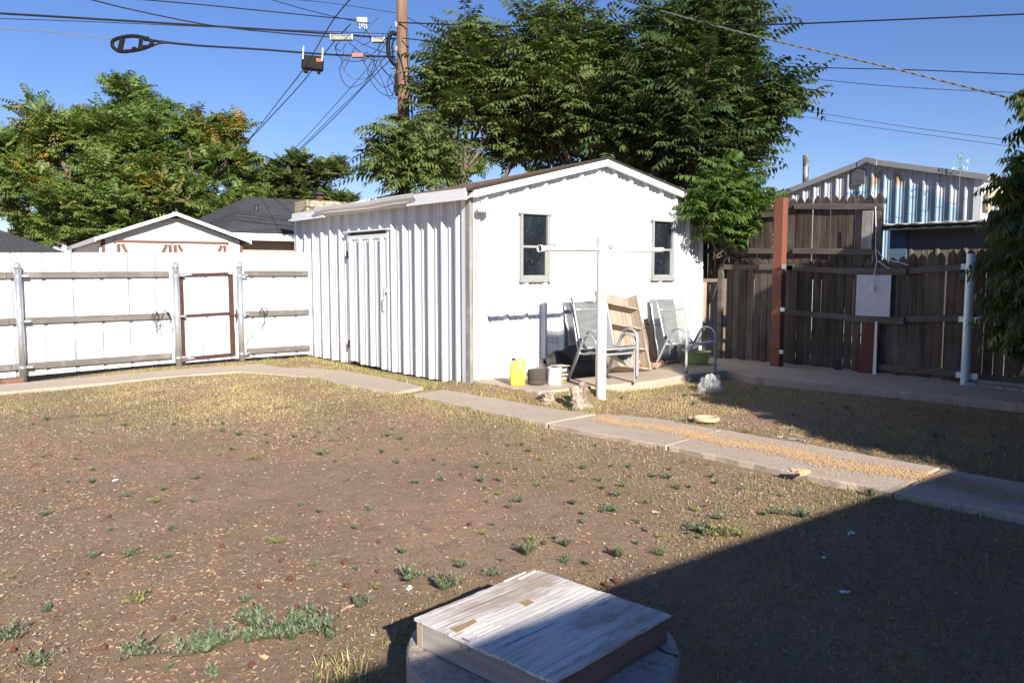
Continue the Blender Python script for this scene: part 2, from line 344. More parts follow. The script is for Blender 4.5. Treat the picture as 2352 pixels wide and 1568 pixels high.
# grass blades, straw and dead leaf bits (nobody could count these)
def scatter(n, x0, x1, y0, y1, dens, seed):
    r = np.random.default_rng(seed); X = r.uniform(x0, x1, n); Y = r.uniform(y0, y1, n)
    # visible wedge only (plus a margin), thinned with distance
    d = X*math.cos(YAW)+Y*math.sin(YAW); l = X*math.sin(YAW)-Y*math.cos(YAW)
    keep = (d > 2.2) & (np.abs(l) < d*.75+.6)
    p = dens(X, Y)
    keep &= r.uniform(0, 1, n) < p
    paths = ((X > 5.15) & (X < 5.72+.6*(Y < 6.1)) & (Y < 8.65) & (X > 5.2+.05*(Y < 5)+.12*(Y < 3.5))) | ((X > 4.98) & (X < 5.62) & (Y > 8.85) & (Y < 11.2)) | ((Y > 12.08) & (Y < 12.8) & (X < 4.6)) | ((X > 4.5) & (X < 5.2) & (Y > 11.6) & (Y < 12.9))
    pad = ((Y > 7.2) & (Y < 8.75) & (X > 6.2)) | (X > 9.75) | ((X > 9.5) & (Y > 5.5)) | ((X > 6.15) & (Y > 8.65))
    base = np.hypot(X-1.95, Y-2.3) < .62
    keep &= ~paths & ~pad & ~base & (Y < 13.68)
    return X[keep], Y[keep], r
def blades(name, n, area, dens, seed, hmin, hmax, wd, lean, m, label, cat, zoff=0., flat=False):
    X, Y, r = scatter(n, *area, dens, seed); k = len(X); d = np.hypot(X, Y)
    h = r.uniform(hmin, hmax, k); a = r.uniform(0, 6.283, k); le = r.uniform(0, lean, k); ww = wd*np.clip(d/5, .7, 2.0)*r.uniform(.6, 1.3, k)
    Z = height(X, Y)+zoff
    dx, dy = np.cos(a), np.sin(a); px, py = -dy*ww, dx*ww
    if flat:
        v = np.stack([np.stack([X-px, Y-py, Z+r.uniform(0, .006, k)], -1), np.stack([X+px, Y+py, Z+r.uniform(0, .006, k)], -1),
                      np.stack([X+px*.6+dx*h, Y+py*.6+dy*h, Z+r.uniform(.001, .016, k)], -1), np.stack([X-px*.6+dx*h, Y-py*.6+dy*h, Z+r.uniform(.001, .016, k)], -1)], 1)
        f = np.arange(k*4).reshape(-1, 4); kk = 4
    else:
        v = np.stack([np.stack([X-px, Y-py, Z-.005], -1), np.stack([X+px, Y+py, Z-.005], -1), np.stack([X+dx*le*h, Y+dy*le*h, Z+h*np.sqrt(np.maximum(1-le**2*.6, .1))], -1)], 1)
        f = np.arange(k*3).reshape(-1, 3); kk = 3
    var = np.clip(r.uniform(0, 1, k)*.45 + .65*np.clip(wav(X, Y, 2.6, 2)*.8+.45+.25*(X > 2.6)*(Y < 3), 0, 1), 0, 1)  # extra darker green in blades where the house shadow lies, deepening its shade
    o = npmesh(name, v, f, m, k=kk, attr=[('var', 'FACE', var), ('tint', 'FACE', r.uniform(0, 1, k))])
    return tag(o, label, cat, kind='stuff')
grass_m = leaf_mat('dry_grass', (.60, .49, .22), (.15, .20, .06), (.66, .56, .32), .8, .3, .7)
straw_m = leaf_mat('straw', (.44, .33, .215), (.20, .135, .09), (.58, .49, .37), .93, .1, .8)
AREA = (-2.6, 11, .8, 13.7)
blades('grass', 420000, AREA, lambda X, Y: density(X, Y)**1.5*np.clip(.55+.8*wav(X, Y, 7, 5), .08, 1), 11, .012, .042, .0022, 1.1, grass_m, 'short dry yellow green grass around the bare dirt', 'grass')
blades('straw', 1000000, AREA, lambda X, Y: np.clip(.10+.45*density(X, Y)+.30*np.clip(wav(X, Y, 1.0, 6)+.5*wav(X, Y, 4, 3), 0, 1)+.35*np.exp(-((X-.2)**2+(Y-3.6)**2)/3.), 0, 1)*.8, 12, .005, .024, .0005, 0, straw_m, 'straw and dead grass bits scattered over the dirt', 'straw', .002, flat=True)
cover_m = leaf_mat('low_green_weeds', (.17, .20, .085), (.27, .28, .12), (.36, .33, .16), .8, .25, .7)
blades('ground_cover', 260000, AREA, lambda X, Y: (np.clip(wav(X, Y, 3.3, 9)+.6*wav(X, Y, 9, 2)-.25, 0, 1)*np.clip(density(X, Y)*1.1+.10, 0, 1)*(1-.5*((X > 6.2)))), 15, .008, .022, .0035, .9, cover_m, 'low grey green creeping weeds in patches across the dirt', 'weeds')
# tufts along kerbs: path edges and under the shed wall
def fringe(lines, n, seed):
    r = np.random.default_rng(seed); V = []; va = []; ti = []
    for (x0, y0, x1, y1, wdt, hh) in lines:
        L = math.hypot(x1-x0, y1-y0); k = int(n*L*wdt*9)
        t = r.uniform(0, 1, k); s = r.normal(0, wdt*.42, k); nx_, ny_ = -(y1-y0)/L, (x1-x0)/L
        X = x0+(x1-x0)*t+nx_*s; Y = y0+(y1-y0)*t+ny_*s; keep = (np.sin(t*L*5.1+x0*3)+np.sin(t*L*11.7+y0)+r.uniform(-1, 1.6, k) > -.55); X, Y = X[keep], Y[keep]; k = len(X)
        h = r.uniform(.4, 1.1, k)*hh; a = r.uniform(0, 6.283, k); w2 = .0035; Z = height(X, Y)+.0
        dx, dy = np.cos(a), np.sin(a); le = r.uniform(.2, 1.1, k)
        V.append(np.stack([np.stack([X-dy*w2, Y+dx*w2, Z], -1), np.stack([X+dy*w2, Y-dx*w2, Z], -1), np.stack([X+dx*le*h, Y+dy*le*h, Z+h], -1)], 1).reshape(-1, 3)); va.append(r.uniform(0, 1, k)**1.2); ti.append(r.uniform(0, .9, k))
    V = np.concatenate(V)
    return tag(npmesh('grass', V, np.arange(len(V)).reshape(-1, 3), grass_m, attr=[('var', 'FACE', np.concatenate(va)), ('tint', 'FACE', np.concatenate(ti))]), 'longer grass fringing the walkway edges and shed foot', 'grass', kind='stuff')
fringe([(5.95, 13.4, 5.8, 9.0, .16, .07), (5.72, 11.2, 5.85, 8.7, .10, .06), (5.1, 8.65, 5.72, 8.8, .10, .06), (5.85, 8.5, 6.05, 6.3, .14, .07), (6.1, 6.3, 6.6, 7.2, .2, .06), (6.15, 8.62, 6.3, 8.55, .06, .12),
        (4.95, 11.0, 4.85, 9.7, .10, .06), (4.85, 9.7, 5.05, 8.7, .1, .06), (5.1, 8.5, 5.18, 6.1, .09, .07), (5.28, 5.9, 5.35, 4.6, .07, .05), (5.42, 3.6, 5.45, 2.0, .06, .05),
        (6.5, 7.1, 8.0, 7.08, .12, .06), (8.0, 7.08, 9.5, 7.2, .12, .05), (1.0, 12.95, 3.7, 13.4, .14, .06), (5.2, 13.5, 6.1, 13.4, .12, .09), (4.0, 12.15, 4.9, 11.2, .12, .05),
        (1.4, 13.0, -4, 13.0, .1, .06), (6.15, 6.0, 6.38, 4.7, .07, .05), (1.2, 2.0, 1.35, 2.9, .12, .06), (2.6, 2.6, 2.4, 3.0, .1, .05)], 330, 5)
# grain strip spilled on the path
r = np.random.default_rng(3); k = 15000
t = r.uniform(0, 1, k)**.95; cy_ = 5.9-3.9*t; cx_ = 5.84+.14*t+.02*np.sin(cy_*3); X = cx_+r.normal(0, .06+.035*t, k)+.05*np.sin(cy_*5.3)+np.where(r.uniform(0, 1, k) < .12, r.normal(0, .14, k), 0); Y = cy_+r.normal(0, .05, k)
a = r.uniform(0, 6.28, k); L = r.uniform(.005, .010, k); W = L*.5; Z = np.where(Y > 4.6, .033, .037)+r.uniform(.001, .007, k)
ok = (X > 5.45) & (X < 6.24); X, Y, a, L, W, Z = [q[ok] for q in (X, Y, a, L, W, Z)]; dx, dy = np.cos(a), np.sin(a)
P = lambda s1, s2, dz: np.stack([X+dx*L*s1-dy*W*s2, Y+dy*L*s1+dx*W*s2, Z+dz], -1)
V = np.stack([P(-1, 0, 0), P(0, -1, 0), P(1, 0, 0), P(0, 1, 0), P(0, 0, .005)], 1).reshape(-1, 3); q = np.arange(len(X))*5
Fc = np.concatenate([np.stack([q+i, q+j, q+4], -1) for i, j in ((0, 1), (1, 2), (2, 3), (3, 0))])
seed_m = leaf_mat('orange_grain', (.62, .41, .23), (.48, .30, .16), (.62, .45, .24), .8, 0, .6)
tag(npmesh('grain', V, Fc, seed_m, attr=[('var', 'FACE', np.tile(r.uniform(0, 1, len(X)), 4)), ('tint', 'FACE', np.tile(r.uniform(0, 1, len(X)), 4))]), 'orange grain spilled in a long strip on the walkway', 'grain', kind='stuff')

# ------------------------------------------------------------ the shed
PER = .345; RD = .06
def rib_profile(s0, s1, phase=0., per=PER, depth=RD):
    """points (s, out) of a ribbed sheet between s0 and s1: one high rib and two low ones per period"""
    pat = [(0, 0), (.030, 1), (.062, 1), (.092, 0), (.165, 0), (.178, .22), (.195, .22), (.208, 0), (.250, 0), (.263, .22), (.280, .22), (.293, 0)]
    out = []; k = math.floor((s0-phase)/per)-1
    while phase+k*per < s1+per:
        for a, h in pat:
            out.append((phase+k*per+a, h*depth))
        k += 1
    def val(s):
        for (a, ha), (b, hb) in zip(out, out[1:]):
            if a <= s <= b: return ha+(hb-ha)*(s-a)/max(b-a, 1e-9)
        return 0
    return [(s0, val(s0))] + [p for p in out if s0+.002 < p[0] < s1-.002] + [(s1, val(s1))]
def ribbed(mb, org, d, nrm, s0, s1, zb, zt, phase=0., per=PER, depth=RD, thick=0.):
    org = Vector(org); d = Vector(d); nrm = Vector(nrm); pr = rib_profile(s0, s1, phase, per, depth)
    fb = zb if callable(zb) else (lambda s: zb); ft = zt if callable(zt) else (lambda s: zt)
    vs = []
    for s, h in pr:
        p = org + d*s + nrm*h; vs += [Vector((p.x, p.y, fb(s))), Vector((p.x, p.y, ft(s)))]
    fs = [(2*i, 2*i+2, 2*i+3, 2*i+1) for i in range(len(pr)-1)]
    mb.add(vs, fs)
SX0, SX1, SY0, SY1 = 6.18, 10.88, 8.69, 14.25
RX, RZ = 8.54, 3.18
def roofz(x): return 2.60+(x-SX0)*(RZ-2.60)/(RX-SX0) if x < RX else RZ-(x-RX)*.212
shed = thing('shed', 'white ribbed metal shed with two dark windows and a metal door', 'shed', ((SX0+SX1)/2, SY0, 0))
SH = Matrix.Translation(Vector(shed.location)).inverted()
def shedpart(mb, name, m, **k):
    mb.v = [tuple(SH @ Vector(v)) for v in mb.v]; return mb.build(name, m, shed if 'par' not in k else None, **{a: b for a, b in k.items() if a != 'par'})
# long wall with the door opening (faces -X)
DY0, DY1, DZ = 10.80, 12.15, 2.17
mb = MB(); W_ = dict(phase=8.92-.0)
ribbed(mb, (SX0, 0, 0), (0, 1, 0), (-1, 0, 0), SY0+.1, DY0, .02, 2.56, **W_)
ribbed(mb, (SX0, 0, 0), (0, 1, 0), (-1, 0, 0), DY0, DY1, DZ, 2.56, **W_)
ribbed(mb, (SX0, 0, 0), (0, 1, 0), (-1, 0, 0), DY1, SY1, .02, 2.56, **W_)
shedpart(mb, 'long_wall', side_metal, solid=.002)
# gable wall with two window openings (faces -Y)
WN = [(6.985, 7.51), (9.65, 10.16)]; WZ0, WZ1 = 1.44, 2.325
mb = MB(); cuts = [SX0+.02, WN[0][0], WN[0][1], RX, WN[1][0], WN[1][1], SX1]
for a, b in zip(cuts, cuts[1:]):
    if (a, b) in WN:
        ribbed(mb, (0, SY0, 0), (1, 0, 0), (0, -1, 0), a, b, .02, WZ0, phase=6.35); ribbed(mb, (0, SY0, 0), (1, 0, 0), (0, -1, 0), a, b, WZ1, lambda s: roofz(s)-.02, phase=6.35)
    else: ribbed(mb, (0, SY0, 0), (1, 0, 0), (0, -1, 0), a, b, .02, lambda s: roofz(s)-.02, phase=6.35)
shedpart(mb, 'gable_wall', white_metal, solid=.002)
mb = MB(); ribbed(mb, (SX1, 0, 0), (0, 1, 0), (1, 0, 0), SY0, SY1, .02, 2.66); shedpart(mb, 'side_wall', white_metal)
mb = MB(); ribbed(mb, (0, SY1, 0), (1, 0, 0), (0, 1, 0), SX0, SX1, .02, lambda s: roofz(s)-.02); shedpart(mb, 'rear_wall', white_metal)
# dark box added inside the walls to stand for the interior's shade
mb = MB().box((SX0+.12, SY0+.10, 0.01), (SX1-.12, SY1-.12, 2.5)); shedpart(mb, 'dark_inner_box', M('dark_box_fill', (.04, .03, .025), .9))
# corner boards
mb = MB().box((SX0-.045, SY0-.03, .01), (SX0+.004, SY0+.075, 2.52)); shedpart(mb, 'corner_board', bare_grey_wood, bevel=.004)
mb = MB().box((SX0-.042, SY0+.078, .01), (SX0+.004, SY0+.165, 2.54)); shedpart(mb, 'corner_trim', white_metal, bevel=.003)
mb = MB().box((SX0-.045, SY1-.08, .01), (SX0+.004, SY1+.02, 2.54)); shedpart(mb, 'corner_trim', white_metal, bevel=.003)
mb = MB().box((SX1-.02, SY0-.045, .1), (SX1+.03, SY0+.004, 2.66)); shedpart(mb, 'corner_trim', white_metal, bevel=.003)
# roof: two shingled planes
ov, rx0, rx1 = SY0-.13, SX0-.18, SX1+.22
for nm, xa, xb in (('roof', rx0, RX), ('roof', RX, rx1)):
    za = RZ-(RX-xa)*(RZ-2.60)/(RX-SX0)+.006 if xa < RX else RZ+.006; zb_ = RZ+.006 if xb == RX else RZ-(xb-RX)*.212+.006
    sg = lambda x: .17 if x == RX else 0.
    poly = [(xa, ov, za), (xb, ov, zb_), (xb, SY1+(-.1 if xb == RX else .1), zb_-sg(xb)), (xa, SY1+(-.28 if xa < RX else .1), za-sg(xa))]
    mb = MB().prism(poly, (0, 0, .03)); o = shedpart(mb, nm, shingle_m); uvbox(o, (0, 1, 0), (1, 0, .3))
# dark underlay edge showing below the shingles
mb = MB(); mb.prism([(rx0-.01, ov-.012, roofz(rx0)+.038), (RX, ov-.012, RZ+.038), (rx1, ov-.012, roofz(rx1)+.038), (rx1, ov-.012, roofz(rx1)-.0), (RX, ov-.012, RZ+.0), (rx0-.01, ov-.012, roofz(rx0)-.0)], (0, .03, 0))
shedpart(mb, 'drip_edge', M('black_felt', (.035, .028, .024), .9))
# barge boards on the gable
for xa, xb in ((SX0-.06, RX), (RX, SX1+.10)):
    d_ = .09; za, zb_ = roofz(xa)-.005, roofz(xb)-.005
    mb = MB().prism([(xa, ov-.016, za), (xb, ov-.016, zb_), (xb, ov-.016, zb_-d_), (xa, ov-.016, za-d_)], (0, .022, 0)); shedpart(mb, 'barge_board', trim_white)
    mb = MB().prism([(xa, ov+.0065, za-.02), (xb, ov+.0065, zb_-.02), (xb, ov+.0065, zb_-d_*.8), (xa, ov+.0065, za-d_*.8)], (0, SY0-ov-.02, 0)); shedpart(mb, 'soffit', trim_white)
# fascia: long board under the eave, proud end pieces, gutter between
fx = SX0-.18
mb = MB().prism([(fx, ov-.01, 2.46), (fx, ov-.01, 2.585), (fx, SY1-.30, 2.575), (fx, SY1-.30, 2.45)], (.02, 0, 0)); shedpart(mb, 'fascia', M('cream_fascia', (.66, .60, .5), .7, bump=(20, (1, .1, 1), .4, .006)))
mb = MB().prism([(fx-.035, ov-.03, 2.455), (fx-.035, ov-.03, 2.60), (fx-.035, 9.80, 2.612), (fx-.035, 9.98, 2.46)], (.025, 0, 0)); shedpart(mb, 'fascia_end', trim_white, bevel=.003)
mb = MB().prism([(fx-.03, 12.62, 2.445), (fx-.03, 12.85, 2.58), (fx-.03, SY1-.30, 2.575), (fx-.03, SY1-.26, 2.435)], (.025, 0, 0)); shedpart(mb, 'fascia_end', trim_white, bevel=.003)
pr = [(0, .0), (-.04, 0), (-.055, .02), (-.07, .035), (-.08, .08), (-.08, .09), (-.072, .09), (-.072, .08), (-.062, .04), (-.048, .027), (-.036, .008), (0, .008)]
ys_ = [9.70, 10.4, 11.1, 11.8, 12.5, 12.93]; vs = []; fs = []
for i, y in enumerate(ys_):
    sag = .012*math.sin(i*2.1)
    for a, b in pr: vs.append((fx-.014+a, y, 2.52+b+sag+(.01 if i == 0 else 0)))
for i in range(len(ys_)-1):
    for j in range(len(pr)-1): fs.append((i*12+j, i*12+j+1, (i+1)*12+j+1, (i+1)*12+j))
fs += [tuple(range(5*12, 6*12))]; mb = MB().add(vs, fs); shedpart(mb, 'gutter', white_paint)
# soffit strip
mb = MB().prism([(fx+.022, ov, 2.47), (SX0-.01, ov, 2.53), (SX0-.01, SY1, 2.53), (fx+.022, SY1, 2.46)], (0, 0, .012)); shedpart(mb, 'soffit', trim_white)
# door
dr = thing('door', None, None); dr.parent = shed; dr.location = SH @ Vector((SX0, DY1, 0))
DM = Matrix.Translation(Vector((SX0, DY1, 0))).inverted()
def doorpart(mb, name, m, **k):
    mb.v = [tuple(DM @ Vector(v)) for v in mb.v]; return mb.build(name, m, dr, **k)
mb = MB(); ribbed(mb, (SX0-.03, 0, 0), (0, 1, 0), (-1, 0, 0), DY0+.07, DY1-.06, lambda s: .03+.03*(s-DY0)+.01*math.sin(s*8), DZ-.11, phase=10.93, depth=.05)
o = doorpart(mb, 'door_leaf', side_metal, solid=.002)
doorpart(MB().box((SX0-.05, DY0+.06, DZ-.12), (SX0-.02, DY1-.05, DZ-.05)), 'door_rail', white_metal)
for a_, b_ in ((DY0, DY0+.055), (DY1-.05, DY1)): doorpart(MB().box((SX0-.045, a_, .02), (SX0+.01, b_, DZ)), 'door_jamb', white_metal, bevel=.003)
doorpart(MB().box((SX0-.085, DY0-.06, DZ-.002), (SX0+.01, DY1+.06, DZ+.022)), 'drip_cap', grey_white, bevel=.002)
doorpart(MB().box((SX0+.02, DY0, .015), (SX0+.05, DY1, DZ)), 'gap_shade_sheet', dark_metal)  # dark sheet behind the leaf, set in for the shade of the gap
doorpart(MB().tube([(SX0-.045, DY0+.13, .92), (SX0-.085, DY0+.13, .94), (SX0-.085, DY0+.13, 1.10), (SX0-.045, DY0+.13, 1.12)], .008), 'door_handle', dark_metal)
doorpart(MB().box((SX0-.075, DY0+.03, 1.22), (SX0-.05, DY0+.13, 1.30)).box((SX0-.085, DY0+.06, 1.17), (SX0-.075, DY0+.09, 1.28)), 'hasp', galv, bevel=.003)
for z in (.28, 1.75): doorpart(MB().box((SX0-.062, DY1-.06, z), (SX0-.05, DY1+.01, z+.12)), 'hinge', rust, bevel=.002)
# windows
win_m = M('dull_window_metal', (.36, .36, .35), .5, .15, layers=[(22, I, .5, .7, (.24, .23, .22), .6)])
for wi, (a, b) in enumerate(WN):
    wd = thing('window', None, None); wd.parent = shed; c0 = Vector((a, SY0, WZ0)); wd.location = SH @ c0
    if wi: wd['label'] = 'window with the tree shadow on its right half'
    WM = Matrix.Translation(c0).inverted()
    def wp(mb, name, m, **k): mb.v = [tuple(WM @ Vector(v)) for v in mb.v]; return mb.build(name, m, wd, **k)
    y0, y1 = SY0-.055, SY0+.06; zm = (WZ0+WZ1)/2+.01
    wp(MB().box((a, y0, WZ0), (a+.035, y1, WZ1)).box((b-.05, y0, WZ0), (b, y1, WZ1)), 'window_jamb', win_m, bevel=.003)
    wp(MB().box((a-.03, y0-.012, WZ1), (b+.03, y1, WZ1+.025)), 'window_head', win_m, bevel=.003)
    wp(MB().box((a-.02, y0-.02, WZ0-.045), (b+.02, y1, WZ0)), 'window_sill', win_m, bevel=.004)
    wp(MB().box((a+.035, y0+.035, zm), (b-.05, y0+.06, WZ1)), 'window_pane', glass)
    wp(MB().box((a+.035, y0+.025, WZ0+.05), (b-.07, y0+.034, zm-.025)), 'window_pane', glass)
    wp(MB().box((a+.035, y0+.010, WZ0), (b-.05, y0+.030, WZ0+.05)).box((a+.035, y0+.005, zm-.025), (b-.05, y0+.03, zm+.008)).box((b-.085, y0+.008, WZ0+.05), (b-.05, y0+.03, zm-.025)), 'window_sash', win_m, bevel=.002)
    wp(MB().box((a+.035, y0+.05, WZ0), (b-.05, y0+.056, WZ1)), 'window_backing', dark_metal)
# small hooded lamp by the corner
lp = gy(1095, 484, SY0)
mb = MB().lathe([(.0, .06), (.05, .055), (.085, .02), (.09, -.03), (.082, -.03), (.06, 0)], 16, (lp.x, SY0-.13, lp.z), close=False).tube([(lp.x, SY0, lp.z+.01), (lp.x, SY0-.09, lp.z+.03)], .02)
shedpart(mb, 'wall_lamp', white_paint, smooth=True)
# cable stapled down the gable wall
mb = MB().tube([gy(1108, 440, SY0-.045), gy(1100, 520, SY0-.045), gy(1093, 650, SY0-.045)], .006, 6); shedpart(mb, 'cable', white_paint)
# screws along the sheets
mb = MB()
for z in (.55, 1.3, 2.0, 2.45):
    k = 0
    for i in range(14):
        x = 6.35+i*PER+.046
        if x < SX1-.1 and not any(a-.05 < x < b+.05 and WZ0 < z < WZ1 for a, b in WN): mb.box((x-.009, SY0-RD-.008, z-.009), (x+.009, SY0-RD, z+.009))
for z in (.4, 1.25, 2.38):
    for i in range(16):
        y = 8.92+i*PER+.046
        if y < SY1 and not (DY0-.05 < y < DY1+.05 and z < 2.2): mb.box((SX0-RD-.008, y-.007, z-.007), (SX0-RD, y+.007, z+.007))
o = shedpart(mb, 'screws', grey_white); o['kind'] = 'stuff'

# ------------------------------------------------------------ white metal fence on the left with its posts
FY = 13.72
fence = thing('metal_fence', 'white ribbed metal fence with grey wooden rails and steel posts', 'fence', (2, FY, 0)); FM = Matrix.Translation(Vector((2, FY, 0))).inverted()
def fp(mb, name, m, par=None, **k): mb.v = [tuple(FM @ Vector(v)) for v in mb.v]; return mb.build(name, m, par or fence, **k)
gx0, gx1 = 3.90, 4.80
def sheet_pts(s0, s1):
    out = [(s0, 0)]
    k = math.floor((s0-1.59)/.392)
    while 1.59+k*.392 < s1:
        c = 1.59+k*.392
        for a, h in ((-.030, 0), (-.022, .03), (.022, .03), (.030, 0)):
            if s0 < c+a < s1: out.append((c+a, h))
        for a in (.13, .26):
            for e, h in ((-.012, 0), (0, .006), (.012, 0)):
                if s0 < c+a+e < s1: out.append((c+a+e, h))
        k += 1
    out.append((s1, 0)); return sorted(out)
def fsheet(mb, s0, s1, zb, zt, y=FY):
    pr = sheet_pts(s0, s1); vs = []
    for s, h in pr: vs += [(s, y+h, zb(s)), (s, y+h, zt(s))]
    mb.add(vs, [(2*i, 2*i+2, 2*i+3, 2*i+1) for i in range(len(pr)-1)])
ftop = lambda s: 1.81+.015*(s-1.44)
fbot = lambda s: -.06*(1-min(max((s-1.2)/2.4, 0), 1))+.05
mb = MB(); s = -14.
while s < gx0-.01:
    e = min(s+1.17, gx0); off = random.uniform(-.006, .006); fsheet(mb, s, e, fbot, lambda q: ftop(q)+off); s = e
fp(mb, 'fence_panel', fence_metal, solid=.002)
mb = MB(); s = gx1
while s < SX0+.0:
    e = min(s+1.2, SX0); fsheet(mb, s, e, fbot, lambda q: ftop(q)-.004); s = e
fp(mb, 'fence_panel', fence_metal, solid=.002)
def rail(x0, z0, x1, z1, m=rail_wood): return fp(MB().prism([(x0, FY-.06, z0-.045), (x1, FY-.06, z1-.045), (x1, FY-.06, z1+.045), (x0, FY-.06, z0+.045)], (0, .045, 0)), 'fence_rail', m, bevel=.004)
for (za, zb2, zc) in ((1.487, 1.50, 1.51), (.82, .826, .815), (.150, .175, .172)):
    rail(-14, za-.02, 1.50, za); rail(1.505, za+.003, 3.74, zb2); rail(4.98, zc, SX0-.05, zc-.002)
def fpost(x, y, top, rad=.048, bot=-.15):
    o = fp(MB().tube([(x, y, bot), (x, y, top-.05)], rad, 20), 'fence_post', galv, smooth=False); o.data.shade_smooth()
    c = fp(MB().lathe([(rad+.006, -.05), (rad+.006, -.01), (rad*.9, .02), (rad*.45, .045), (0.001, .052)], 20, (x, y, top-.03)), 'post_cap', galv, par=o, smooth=True)
    for z in (.15, .82, 1.48):
        fp(MB().lathe([(rad+.004, 0), (rad+.006, .002), (rad+.006, .032), (rad+.004, .034)], 20, (x, y, z-.02)).box((x+rad, y-.004, z-.02), (x+rad+.09, y+.006, z+.015)), 'bracket', galv, par=o)
    return o
for x in (-6.2, -1.1): fpost(x, FY-.12, 1.66)
fpost(1.63, FY-.13, 1.66); fpost(3.82, FY-.13, 1.67, .052); fpost(4.86, FY-.13, 1.685, .048)
# gate of rusty angle steel with a sheet behind it
gate = thing('metal_gate', 'rusty brown steel frame gate backed by white metal sheet', 'gate', (gx0, FY, 0)); GMx = Matrix.Translation(Vector((gx0, FY, 0))).inverted()
def gp(mb, name, m, **k): mb.v = [tuple(GMx @ Vector(v)) for v in mb.v]; return mb.build(name, m, gate, **k)
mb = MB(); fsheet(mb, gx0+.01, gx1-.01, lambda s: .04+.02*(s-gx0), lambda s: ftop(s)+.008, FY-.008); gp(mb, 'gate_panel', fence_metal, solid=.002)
yy = FY-.055; x0, x1 = 3.905, 4.775
gp(MB().box((x0, yy, .10), (x0+.05, yy+.045, 1.50)), 'gate_stile', rust); gp(MB().box((x1-.07, yy, .12), (x1, yy+.045, 1.50)), 'gate_stile', rust)
for z0, z1 in ((1.46, 1.505), (.80, .835), (.09, .135)): gp(MB().prism([(x0+.052, yy+.003, z0), (x1-.072, yy+.003, z0+.022), (x1-.072, yy+.003, z1+.022), (x0+.052, yy+.003, z1)], (0, .04, 0)), 'gate_rail', rust)
for z in (1.465, .09): gp(MB().prism([(3.80, yy-.012, z), (3.92, yy-.012, z-.005), (4.10, yy-.012, z+.015), (4.10, yy-.012, z+.035), (3.92, yy-.012, z+.055), (3.80, yy-.012, z+.05)], (0, .009, 0)).tube([(3.885, yy-.02, z-.02), (3.885, yy-.02, z+.07)], .012), 'hinge', galv)
gp(MB().box((4.70, yy-.02, .79), (4.84, yy-.012, .82)).tube([(4.80, yy-.03, .72), (4.80, yy-.03, .90)], .014), 'latch', rust)
# loops of wire hanging on the rails
def wirething(loops, label):
    mb = MB()
    for c, rx_, rz_, turns, tail in loops:
        pts = [];
        for i in range(int(28*turns)):
            a = i/28*6.283; pts.append((c[0]+rx_*math.sin(a)*(1+.12*math.sin(a*1.7)), c[1]+.006*math.sin(a*3)-.01, c[2]+rz_*math.cos(a)+.02*math.sin(a*2.3)))
        mb.tube(pts+tail, .0045, 5)
    return tag(mb.build('coiled_wire', cable_m), label, 'wire')
wirething([((3.60, FY-.09, .78), .12, .13, 1.4, []), ((3.66, FY-.08, .66), .09, .22, 1.2, [(3.46, FY-.09, .62), (3.38, FY-.09, .52)]), ((3.50, FY-.08, .82), .05, .06, 1.6, [(3.52, FY-.09, .6), (3.45, FY-.09, .55)])], 'dark coiled wire hanging on the fence rail left of the gate')
wirething([((5.28, FY-.09, .86), .055, .09, 1.5, []), ((5.24, FY-.085, .74), .05, .15, 1.3, [(5.22, FY-.09, .55), (5.0, FY-.1, .42), (4.95, FY-.1, .28)])], 'thin dark wire tangled on the rail between gate and shed')
tag(MB().prism([(1.36, 13.05, -.1), (1.60, 13.15, -.1), (1.62, 13.3, -.1), (1.30, 13.25, -.1)], (0, 0, .14)).build('stone_block', brick_red, bevel=.03), 'red brown stone block at the foot of the leftmost fence post', 'stone')
tag(MB().prism([(1.12, 13.05, -.1), (1.30, 13.1, -.1), (1.28, 13.25, -.1), (1.1, 13.2, -.1)], (0, 0, .09)).build('stone_block', M('tan_stone', (.5, .38, .22), .9, bump=(20, I, .6, .01)), bevel=.02), 'small tan stone at the left edge of the walkway', 'stone')

# ------------------------------------------------------------ dark picket fence on the right
PX_ = 11.08
def prand(): return random.uniform(-1, 1)
pf = thing('picket_fence', 'weathered dark wooden picket fence along the right side', 'fence', (PX_, 5, 0)); PM = Matrix.Translation(Vector((PX_, 5, 0))).inverted()
def pp(mb, name, m, par=None, **k): mb.v = [tuple(PM @ Vector(v)) for v in mb.v]; return mb.build(name, m, par or pf, **k)
def picket(y, wdt, z0, z1, x, parent, fn, ear=.085):
    lx, ly = prand()*.006, prand()*.009; h = wdt/2-.003
    out = [(-h, z0), (h, z0), (h, z1-ear), (h*.82, z1-ear*.5), (h*.15, z1), (-h*.15, z1), (-h*.82, z1-ear*.5), (-h, z1-ear)]
    mb = MB().prism([(x+lx+ (zz-z0)*prand()*.001, y+a+ly*(zz-z0)/1.6, zz) for a, zz in out], (.018, 0, 0))
    return fn(mb, 'picket', picket_wood, parent)
def topz(y):
    ks = [(1.0, 1.80), (4.0, 1.83), (4.7, 1.815), (5.2, 1.77), (5.45, 1.745), (5.95, 1.69), (6.4, 1.71), (7.2, 1.75), (8.4, 1.71), (9, 1.7)]
    for (a, za), (b, zb) in zip(ks, ks[1:]):
        if y <= b: return za+(zb-za)*(y-a)/(b-a)
    return 1.7
y = 1.2
while y < 8.28:
    wdt = random.choice([.118, .122, .128, .132]); picket(y+wdt/2, wdt, .10+random.uniform(0, .03), topz(y)+prand()*.02, PX_+(.0 if 1 else 0), None, pp); y += wdt+random.choice([.002, .004, .004, .006, .012])
